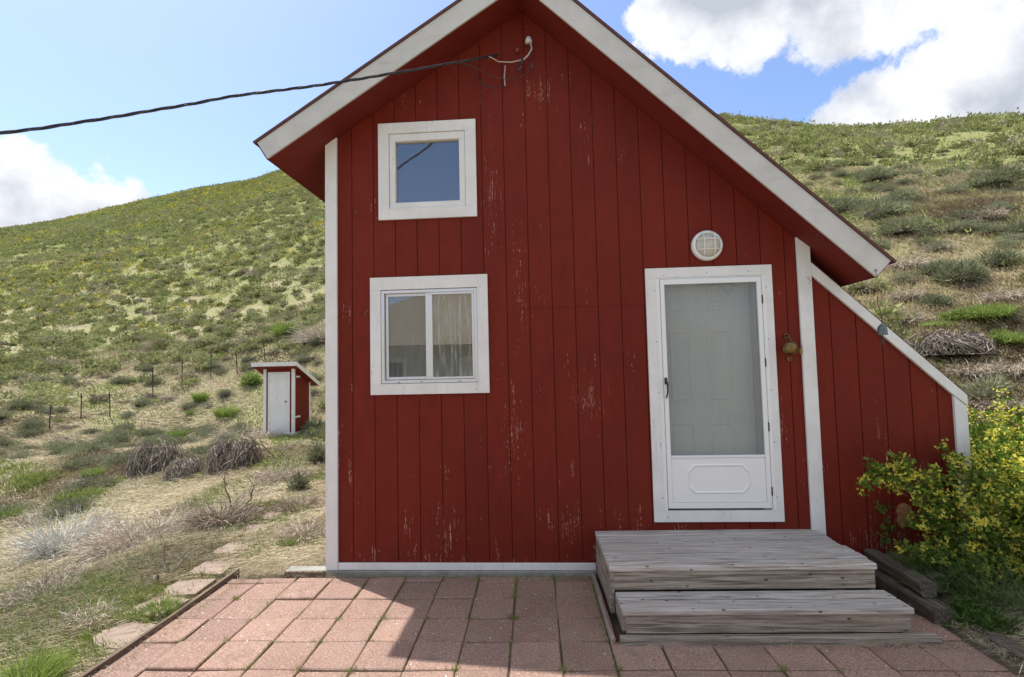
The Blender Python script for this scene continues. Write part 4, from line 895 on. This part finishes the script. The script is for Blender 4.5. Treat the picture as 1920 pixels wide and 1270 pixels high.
# debris line: bits of straw along the wall, steps and right edge
Pd = []
for _ in range(900): Pd.append((r.uniform(-2.6, .35), -.05 - abs(r.normal()) * .03, .0))
for _ in range(700): Pd.append((r.uniform(.45, 2.45), -1.06 - abs(r.normal()) * .035 + .02, .002))
for _ in range(2600): t_ = r.random(); Pd.append((2.50 + abs(r.normal()) * .16, -.5 - t_ * 1.6, .01 + .03 * r.random()))
for _ in range(4500): Pd.append((-2.3 + r.normal() * .25, r.uniform(-.08, .45), .008 + .012 * r.random()))
for _ in range(500): Pd.append((-2.60 + abs(r.normal()) * .04, r.uniform(-1.6, 0), .0))
Pd = np.array(Pd); V = blades(Pd, r.uniform(.02, .09, len(Pd)), r.normal(size=Pd.shape) * np.array([4, 4, .0]), .003, r, .98)
tag(vobj('straw_litter', V, np.repeat(r.random(len(Pd)) * .8, 9), M_straw), 'loose straw and debris along the wall base, steps and patio edge', 'litter', kind='stuff')

# named plants ----------------------------------------------------------------
def put(o, px, py, z=None, s=1, rz=0, tilt=(0, 0)):
    p = hit(px, py); o.location = (p[0], p[1], p[2] - .01); o.scale = (s, s, s) if not hasattr(s, '__len__') else s; o.rotation_euler = (tilt[0], tilt[1], rz); return o
def depth_at(px, py): return float((Vector(hit(px, py)) - CAM).dot(RM @ Vector((0, 1, 0))))
def tuft(px, py, wpx, hpx, lab, seed, nb=420, name='grass_tuft', mat_=None, cat='grass tuft'):
    r = np.random.default_rng(seed); d = depth_at(px, py); rad = wpx / 963 * d * .28; hh = hpx / 963 * d * .72; a = r.uniform(0, 2 * np.pi, nb); q = rad * np.sqrt(r.random(nb))
    P = np.stack([q * np.cos(a), q * np.sin(a), 0 * a - .02], 1); lean = np.stack([np.cos(a), np.sin(a), 0 * a], 1) * (.15 + .8 * q / rad)[:, None] + r.normal(size=(nb, 3)) * np.array([.22, .22, 0])
    V = blades(P, hh * r.uniform(.55, 1.15, nb), lean, .0035 + d * .0009, r, .45); o = vobj(name, V, np.repeat(r.random(nb), 9), mat_ or M_green); put(o, px, py); return tag(o, lab, cat)
tuft(300, 1152, 78, 52, 'bright green grass tuft beside the edging board and stepping stones', 1, 500)
tuft(50, 1290, 150, 95, 'large green grass tuft in the bottom left corner', 2, 800)
tuft(174, 898, 34, 40, 'upright dark green grass tuft left of the grey brush mounds', 3)
tuft(12, 978, 50, 46, 'green grass tuft at the left edge above the silver brush', 5)
tuft(250, 868, 40, 26, 'small green tuft just above the leftmost grey brush mound', 7)
tuft(376, 752, 34, 32, 'green tuft in front of the fence posts', 8)
tuft(330, 820, 50, 26, 'green tuft on the slope above the grey brush mounds', 9)
tuft(425, 782, 60, 34, 'green tuft left of the outhouse', 10)
tuft(540, 1025, 46, 34, 'small green tuft to the right of the stepping stones', 12)
M_lime = foliage('lime_grass', (.19, .27, .06), (.38, .47, .15), .35); M_tangle = foliage('tangled_twigs', (.16, .13, .10), (.50, .43, .35), .05, True, (.70, .63, .54))
def drape(n_, rad, hh, wd, r, seg=6):
    "strands hanging over a dome"
    a = r.uniform(0, 2 * np.pi, n_); e0 = np.arcsin(r.uniform(.45, 1, n_)); e1 = e0 - r.uniform(.4, 1.3, n_); da = r.normal(size=n_) * .55; q0 = 1 + r.normal(size=n_) * .15 + .25 * (r.random(n_) < .06); pts = []; lump = 1 + .16 * np.sin(2 * a + 1.3) + .10 * np.sin(5 * a)
    for k in range(seg + 1):
        e = np.maximum(e0 + (e1 - e0) * k / seg, -.05); aa = a + da * k / seg + r.normal(size=n_) * .03; q = q0 * lump + r.normal(size=n_) * .045; pts.append(np.stack([rad * q * np.cos(e) * np.cos(aa), rad * q * np.cos(e) * np.sin(aa), hh * q * np.sin(e)], 1))
    out = []
    for k in range(seg):
        A, B_ = pts[k], pts[k + 1]; s = unit(np.cross(B_ - A, r.normal(size=A.shape))) * wd / 2; out.append(np.stack([A - s, A + s, B_ + s, A - s, B_ + s, B_ - s], 1).reshape(-1, 3))
    return np.concatenate(out), np.tile(np.repeat(r.random(n_), 6), seg)
def clump(px, py, wpx, hpx, lab, seed, kind='sage', name=None, n_=1500):
    r = np.random.default_rng(seed); d = depth_at(px, py); rad = wpx / 963 * d / 2; hh = hpx / 963 * d
    if kind in ('sage', 'green'):
        Vb, tb = bush(n_, rad, hh * .85, min(.05 + .006 * d, hh * .5), .008 + .0016 * d, r, 10); Vs, ts, _ = sticks(40, hh, .1, r, .1, .004 + .0006 * d)
        V, t = np.concatenate([Vb, Vs]), np.concatenate([tb, ts * .2]); mt = M_sage if kind == 'sage' else M_green
    elif kind in ('lime', 'lgreen'):
        a = r.uniform(0, 2 * np.pi, n_); q = np.sqrt(r.random(n_)) * rad * (.75 + .25 * np.sin(3 * a + seed)); P = np.stack([q * np.cos(a) * 1.0, q * np.sin(a) * .9, r.random(n_) * hh * .5 * (1 - q / rad * .6)], 1)
        A = unit(r.normal(size=P.shape) * .6 + np.array([0, 0, .9])); V = leaves(P, A, hh * .35 * r.uniform(.5, 1.2, n_), .006 + .0016 * d, r); t = np.repeat(r.random(n_), 3); mt = M_lime if kind == 'lime' else M_gmix
    else:
        if kind == 'mound': V, t = drape(n_, rad, hh, .003 + .0009 * d, r); LL = 1e9
        else:
            LL = {'silver': max(rad, hh) * 1.1}.get(kind, max(hh, rad * .5) * .95)
            V, t, _ = sticks(n_, LL, rad * {'silver': .3}.get(kind, .8), r, {'silver': .25}.get(kind, 1.0), (.0065 if kind == 'silver' else .0042) + .0008 * d, {'silver': 1.1}.get(kind, 1.5), 6)
        V[:, 2] *= min(1, hh / LL * 1.15) if LL < 1e8 else 1
        mt = M_silver if kind == 'silver' else (M_dead if kind == 'mound' else M_tangle)
    V[:, 2] = np.maximum(V[:, 2], -.08)
    if kind in ('sage', 'mound', 'green'):
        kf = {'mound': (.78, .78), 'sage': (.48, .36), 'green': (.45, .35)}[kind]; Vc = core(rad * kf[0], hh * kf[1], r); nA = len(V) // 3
        me = arr_mesh('m', np.concatenate([V, Vc]), tri_idx(len(V) + len(Vc)), np.concatenate([t, np.zeros(len(Vc))])); me.materials.append(mt); me.materials.append(M_shade_core); mi = np.zeros(len(me.polygons), np.int32); mi[nA:] = 1; me.polygons.foreach_set('material_index', mi)
        o = bpy.data.objects.new(name or {'sage': 'sagebrush', 'green': 'green_shrub'}.get(kind, 'dry_brush'), me); C.objects.link(o); me.name = o.name
    else: o = vobj(name or {'sage': 'sagebrush', 'green': 'green_shrub', 'lime': 'grass_patch', 'lgreen': 'grass_patch'}.get(kind, 'dry_brush'), V, t, mt)
    put(o, px, py); return tag(o, lab, 'shrub' if kind in ('sage', 'green') else ('grass' if kind in ('lime', 'lgreen') else 'dry brush'))
clump(165, 940, 120, 40, 'wide spread of bright green grass above the silvery brush', 61, 'lgreen', n_=900)
clump(70, 905, 110, 36, 'soft green grass patch at left below the fence line', 62, 'lgreen', n_=800)
clump(1890, 645, 110, 34, 'lime green grass patch at the right edge of the slope', 63, 'lime', n_=3500)
clump(1845, 598, 150, 40, 'large lime green grass patch on the right slope', 64, 'lime', n_=4500)
clump(1755, 612, 90, 16, 'thin yellow-green grass left of the large lime patch', 65, 'lime', n_=700)
clump(1662, 592, 44, 24, 'small lime green patch beside the hanging bell', 66, 'lime', n_=900)
clump(125, 1035, 150, 95, 'silvery white dry brush fanning left, nearest the bottom left', 20, 'silver', 'silver_brush', 750)
clump(290, 886, 62, 44, 'leftmost of the three grey drooping brush mounds', 21, 'mound', n_=1500)
clump(346, 898, 48, 32, 'middle and smallest of the three grey drooping brush mounds', 22, 'mound', n_=1200)
clump(438, 880, 64, 46, 'rightmost of the three grey drooping brush mounds, below the outhouse', 23, 'mound', n_=1500)
clump(280, 1025, 200, 85, 'wide tangle of dead grey-brown brush beside the stepping stones', 24, 'dead', n_=4200)
clump(140, 1095, 150, 42, 'low matted brown brush under the silvery brush', 29, 'dead', n_=1500)
clump(420, 985, 90, 80, 'upright dead brush with bare stems near the upper stepping stones', 25, 'dead', n_=1500)
clump(560, 955, 90, 40, 'brown tangled brush close to the left corner of the cabin', 26, 'dead', n_=1300)
clump(570, 1010, 80, 50, 'dry brown brush at the foot of the white corner board', 27, 'dead', n_=1000)
clump(530, 900, 90, 45, 'grey low brush between the outhouse and the path', 28, 'dead', n_=1400)
clump(560, 925, 44, 50, 'soft blue-green sagebrush sprig left of the corner board', 30, 'sage', n_=500)
clump(597, 870, 40, 50, 'pale green shrub partly hidden by the cabin corner', 31, 'sage', n_=600)
clump(472, 722, 30, 30, 'round bright green bush touching the left side of the outhouse', 32, 'green', n_=600)
clump(570, 808, 44, 34, 'dark green leafy plant with pink blooms at the outhouse side', 33, 'green', n_=500)
clump(445, 820, 90, 36, 'olive dry weeds left of the outhouse door', 34, 'dead', n_=350)
clump(497, 822, 50, 26, 'dry weeds growing against the outhouse door step', 52, 'dead', n_=500)
clump(590, 812, 40, 30, 'grey-green weeds at the right foot of the outhouse', 53, 'sage', n_=500)
clump(545, 625, 70, 26, 'lime green shrub on the hillside above the outhouse', 35, 'green', n_=900)
clump(600, 640, 40, 70, 'brown bare shrub beside the upper corner board', 36, 'dead', n_=500)
clump(1800, 530, 90, 60, 'large grey-green sagebrush over bare dark soil on the right slope', 40, 'sage', n_=2200)
clump(1868, 500, 80, 40, 'sagebrush just right of the large one on the right slope', 41, 'sage', n_=1500)
clump(1750, 520, 50, 40, 'sagebrush just left of the large one on the right slope', 42, 'sage', n_=1000)
clump(1792, 662, 84, 32, 'grey heap of dead roots and twigs on the right slope', 43, 'mound', n_=2000)
clump(1690, 605, 70, 40, 'thin grey dead brush behind the hanging bell', 44, 'dead', n_=500)
clump(1845, 745, 90, 50, 'pale green-grey brush above the yellow currant bush', 45, 'sage', n_=700)
clump(1860, 760, 130, 30, 'flattened grey twigs behind the yellow currant bush', 46, 'dead', n_=700)
clump(1650, 340, 80, 30, 'broad grey-green sagebrush on the upper right slope', 47, 'sage', n_=1500)
clump(1650, 408, 100, 40, 'wide sagebrush level with the middle of the right eave', 48, 'sage', n_=1800)
clump(1590, 398, 60, 40, 'sagebrush touching the right roof line', 49, 'sage', n_=1200)
clump(1860, 350, 110, 40, 'broad sagebrush near the right edge of the upper slope', 50, 'sage', n_=1800)
clump(1690, 440, 100, 34, 'low sagebrush row above the roof corner', 51, 'sage', n_=1500)
for q_, (px_, py_, w_, h_, kd) in enumerate([(1700, 500, 70, 30, 'dead'), (1640, 470, 50, 24, 'sage'), (1905, 440, 60, 30, 'sage'), (1760, 470, 60, 22, 'dead'), (1700, 560, 60, 26, 'dead'), (1880, 560, 70, 30, 'dead'), (1620, 545, 50, 24, 'dead'), (1750, 575, 50, 24, 'sage'), (1890, 700, 80, 36, 'dead'), (1820, 700, 70, 34, 'dead'), (1720, 650, 60, 26, 'dead'), (1690, 380, 60, 26, 'sage'), (1780, 440, 60, 26, 'sage'), (1850, 410, 60, 26, 'dead')]):
    clump(px_, py_, w_, h_, ('small grey-green sagebrush in the dry grass of the lower right slope' if kd == 'sage' else 'low tangle of tan dead brush in the dry grass of the lower right slope'), 200 + q_, kd, n_=700)['group'] = 'small brush on the lower right slope' if kd == 'sage' else 'dead tangles on the lower right slope'
# gnarled dead wood
def branchy(px, py, hpx, lab, seed, k=7, name='dead_branch'):
    r = random.Random(seed); d = depth_at(px, py); hh = hpx / 963 * d; mb = MB()
    for q in range(k):
        a = r.uniform(0, 6.28); p = Vector((0, 0, -.03)); dd_ = Vector((math.cos(a) * .9, math.sin(a) * .9, r.uniform(.1, .6))).normalized(); pts = [p.copy()]; rad = [hh * .024]
        for s in range(6):
            dd_ = (dd_ + Vector((r.uniform(-.5, .5), r.uniform(-.5, .5), r.uniform(-.45, .3)))).normalized(); p = p + dd_ * hh * .22; p.z = max(p.z, .0); pts.append(p.copy()); rad.append(hh * .024 * (1 - s / 6.5))
            if r.random() < .6:
                e = (dd_ + Vector((r.uniform(-1, 1), r.uniform(-1, 1), r.uniform(-.2, .8)))).normalized(); mb.tube([p, p + e * hh * .2, p + e * hh * .36 + Vector((0, 0, -.02))], [hh * .011, hh * .008, hh * .003], 4)
        mb.tube(pts, rad, 6)
    o = mb.build(name, M_wood, None, True); put(o, px, py); return tag(o, lab, 'dead wood')
clump(60, 985, 60, 34, 'small grey broken brush at the left edge', 71, 'dead', n_=500)
clump(210, 975, 70, 30, 'low scattered grey brush above the dead tangle', 72, 'dead', n_=500)
clump(330, 965, 60, 34, 'tan dry weeds between the mounds and the dead tangle', 73, 'dead', n_=450)
clump(480, 935, 60, 30, 'small tan dry weed clump beside the seventh stepping stone', 74, 'dead', n_=450)
clump(70, 1130, 110, 60, 'dry grey-tan brush above the bottom left grass tuft', 75, 'dead', n_=900)
clump(170, 1170, 90, 50, 'dry brown weeds left of the lowest stepping stones', 76, 'dead', n_=600)
branchy(190, 1050, 80, 'thick curled grey dead root beside the silvery brush', 1, 6)
branchy(300, 1085, 75, 'forked bare dead stem standing beside the stepping stones', 2, 4)
branchy(280, 1105, 60, 'pale dead root lying low beside the second stone', 3, 4)
branchy(430, 965, 85, 'twisted dark dead stems in the brush near the upper stones', 4, 7)
branchy(520, 860, 52, 'dark stump of dead wood just below the outhouse', 5, 9, 'stump')
branchy(1800, 410, 44, 'bare dark leafless shrub high on the right slope', 6, 8)
branchy(1788, 620, 30, 'small pale stump on top of the grey twig heap', 7, 4, 'stump')
branchy(1720, 600, 26, 'small broken grey stump near the hanging bell', 8, 4, 'stump')

# currant bush with yellow flowers -------------------------------------------
def leaf_cards(P, A, size, r):
    "three-lobed leaf: centre and two side triangles"
    s = unit(np.cross(A, r.normal(size=A.shape))); nrm = np.cross(A, s); sz = (size * r.uniform(.6, 1.2, len(P)))[:, None]
    def tri(a1, ww, ll): ax = A * math.cos(a1) + s * math.sin(a1); sd = np.cross(nrm, ax); return np.stack([P, P + ax * sz * ll * .6 + sd * sz * ww, P + ax * sz * ll], 1), np.stack([P, P + ax * sz * ll, P + ax * sz * ll * .6 - sd * sz * ww], 1)
    out = []
    for a1, ww, ll in ((0, .34, 1.1), (.95, .28, .85), (-.95, .28, .85)): out += list(tri(a1, ww, ll))
    return np.stack(out, 1).reshape(-1, 3), 18
cb = empty('currant_bush', (3.7, -.3, .05), 'large bush with green lobed leaves and yellow flowers at right of the lean-to', 'bush')
PINV[cb.name] = Matrix.Translation((-3.7, .3, -.05))
r = np.random.default_rng(77); stems = MB(); Lp, La_, Fp = [], [], []
def grow(p, dd_, L, droop, nseg=9, leafn=24, fl=.5, r0=.006):
    global Lp, La_, Fp
    pts = [Vector(p)]; d = Vector(dd_).normalized(); q = Vector(p)
    for s in range(nseg):
        d = (d + Vector((r.normal() * .14, r.normal() * .14, -droop / nseg + r.normal() * .08))).normalized(); q = q + d * (L / nseg); pts.append(q.copy())
        if s >= 1:
            for _ in range(int(leafn / nseg * 1.3)):
                sp = Vector(unit(r.normal(size=(1, 3)))[0]); Lp.append(q + sp * r.uniform(.01, .075) - d * (L / nseg) * r.random()); La_.append((sp + Vector((0, 0, .15)) + d * .4).normalized())
            if r.random() < fl:
                c = q + Vector(unit(r.normal(size=(1, 3)))[0]) * .03
                for _ in range(int(r.integers(9, 17))): Fp.append(c + Vector(r.normal(size=3)) * .022)
    rad = list(np.linspace(r0, .0015, len(pts))); stems.tube(pts, rad, 5); return pts
for _ in range(120):
    bx_, by_ = r.uniform(3.36, 4.5), r.uniform(-.75, .55); a = r.uniform(0, 6.28); top = r.uniform(.5, 1.0) * (.86 + .30 * min(1, (bx_ - 3.3)))
    zb = .03
    pts = grow((bx_, by_, zb), (math.cos(a) * .28 + .03, math.sin(a) * .28 - .05, 1), top * 1.35, .35, 10, 105, .85)
    for _2 in range(5):
        p = pts[int(r.integers(3, 9))]; a2 = r.uniform(0, 6.28); dx = math.cos(a2) * (.9 if p.x > 3.5 else .35)
        if p.x + dx * .3 < 3.36 and p.y < .1: dx = abs(dx)
        grow(p, (dx, math.sin(a2) * .9, .55), r.uniform(.2, .42), .5, 5, 60, .95, .003)
# the long arm reaching left in front of the lean-to wall
def wv(px, py, y): q = onY(px, py, y); return Vector(q)
arms = [[(3.0, 0, 0)]] * 0 + [[(1800, 985, -.28), (1760, 960, -.30), (1720, 925, -.32), (1680, 895, -.34), (1650, 885, -.36), (1622, 915, -.38)], [(1800, 965, -.28), (1755, 925, -.32), (1715, 890, -.34), (1690, 862, -.36)],
        [(1790, 1000, -.25), (1745, 975, -.30), (1735, 940, -.30), (1755, 885, -.30)], [(1800, 1010, -.25), (1760, 985, -.32), (1720, 975, -.32), (1722, 990, -.34)], [(1810, 990, -.25), (1780, 960, -.32), (1760, 935, -.35), (1765, 955, -.4)],
        [(1820, 1080, -.3), (1770, 1040, -.4), (1730, 1035, -.45), (1690, 1028, -.45)], [(1700, 930, -.3), (1668, 905, -.33), (1632, 870, -.36)]]
for am in arms:
    pv = dense([wv(*p) for p in am], .03); stems.tube(pv, list(np.linspace(.006, .0015, len(pv))), 5)
    for i, p in enumerate(pv):
        if i < 3: continue
        for _ in range(13): sp = Vector(unit(r.normal(size=(1, 3)))[0]); Lp.append(p + sp * r.uniform(.005, .07)); La_.append((sp + Vector((0, 0, .2))).normalized())
        for _b in range(2 if r.random() < .6 else 0):
            c = p + Vector(unit(r.normal(size=(1, 3)))[0]) * .05
            for _ in range(int(r.integers(4, 8))): Fp.append(c + Vector(r.normal(size=3)) * .013)
for _ in range(44):
    grow((r.uniform(3.12, 3.5), r.uniform(-.5, -.1), .03), (r.normal() * .2, r.normal() * .15, 1), r.uniform(.35, 1.0), .4, 8, 70, .7)
for c_px in ((1655, 950, -.06), (1668, 985, -.06), (1660, 1005, -.06)):
    c = wv(*c_px)
    for _ in range(26): sp = Vector(r.normal(size=3)); sp.y *= .4; Lp.append(c + sp * .03); La_.append(Vector(unit(r.normal(size=(1, 3)))[0]))
stems.build('stems', M_stem, cb)
Lp = np.array([tuple(v) for v in Lp]); La_ = np.array([tuple(v) for v in La_]); V, kk = leaf_cards(Lp, La_, np.full(len(Lp), .027), r)
o = vobj('leaves', V, np.repeat(r.random(len(Lp)), kk), M_leaf, cb)
Fp = np.array([tuple(v) for v in Fp]); V1 = []
for k in range(4):
    A = unit(r.normal(size=Fp.shape) + np.array([0, -.25, .25])); V1.append(leaves(Fp, A, .019, .014, r))
V1 = np.stack([v.reshape(-1, 3, 3) for v in V1], 1).reshape(-1, 3); o = vobj('flowers', V1, np.repeat(r.random(len(Fp)), 12), M_flower, cb)
# feathery green weed in front of it
r = np.random.default_rng(81)
def feathery(p, L, nst, lab, mat_, wd=.004, up=2.0, cat='weed'):
    V, t, pts = sticks(nst, L, .10, r, .25, .006, up, 6); VV, tt2 = [V], [t]
    for q in range(2, 7):
        for _ in range(5):
            A = unit(r.normal(size=pts[q].shape) * .8 + np.array([0, 0, .9])); VV.append(leaves(pts[q] - (pts[q] - pts[q - 1]) * r.random((nst, 1)), A, .05 * r.uniform(.5, 1.2, nst), wd, r)); tt2.append(np.repeat(r.random(nst) * .6, 3))
    o = vobj('feathery_weed', np.concatenate(VV), np.concatenate(tt2), mat_); o.location = p; return tag(o, lab, cat)
M_weed = foliage('weed_green', (.07, .13, .03), (.19, .27, .09), .3)
feathery((2.93, -.62, .04), .50, 95, 'feathery green weed between the timbers and the currant bush', M_weed)
feathery((2.78, -.42, .10), .34, 120, 'green weed growing between the stacked timbers', M_weed)
feathery((3.12, -.86, .02), .42, 70, 'grey-green weed in front of the yellow currant bush', M_sage)
feathery((2.72, -.80, .0), .16, 120, 'small leafy green weed beside the lower step', M_weed, .012)
feathery((2.95, -1.25, .0), .22, 60, 'sparse dry weed at the right patio corner', M_dead, .003)
V, t, _ = sticks(700, .34, .05, r, 1.4, .004, .5, 5); V[:, 0] += r.normal(size=len(V) // 1)[0] * 0; k6 = len(V) // 6
off = np.stack([r.uniform(-.45, .6, 700), r.uniform(-.75, .35, 700), np.zeros(700)], 1); V = V + np.tile(np.repeat(off, 6, 0), (5, 1)); V[:, 2] = np.maximum(V[:, 2], -.02)
o = vobj('dry_twigs', V, t, M_dead); o.location = (3.05, -1.0, .02); tag(o, 'tangled dry twigs and stalks on the ground at the right patio edge', 'twigs', kind='stuff')

# ------------------------------------------------------------------ house across the yard (seen mirrored in the lower window)
nb = empty('neighbouring_house', (0, -13, 0), 'pale house with tan roof mirrored in the lower cabin window', 'house')
PINV[nb.name] = Matrix.Translation((0, 13, 0))
M_pale = simple('pale_siding', (.55, .58, .54), .8, var=.08, vs=4); M_tan = simple('tan_shingles', (.30, .24, .17), .9, var=.3, vs=20)
mb = MB(); mb.box(-7.5, 5, -17, -11, -.1, 2.5); mb.build('wall', M_pale, nb)
mb = MB(); mb.add([(-8, -10.5, 2.45), (5.5, -10.5, 2.45), (5.5, -17.5, 2.45), (-8, -17.5, 2.45), (-4.5, -14, 4.5), (2, -14, 4.5)], [(0, 1, 5, 4), (1, 2, 5), (2, 3, 4, 5), (3, 0, 4), (0, 3, 2, 1)]); mb.build('roof', M_tan, nb)
for x0, x1, z0, z1, nm in ((-2.6, -1.7, 0, 2.1, 'door'), (-.6, 1.0, .9, 2.1, 'window'), (-5.6, -4.2, .9, 2.1, 'window')):
    mb = MB(); mb.frame(x0, x1, z0, z1, .12, -10.995, -10.95); f_ = mb.build(nm, M_white, nb); mb = MB(); mb.box(x0 + .12, x1 - .12, -10.99, -10.97, z0 + .12, z1 - .12); mb.build('panel', M_doorgrey if nm == 'door' else M_dark, f_)
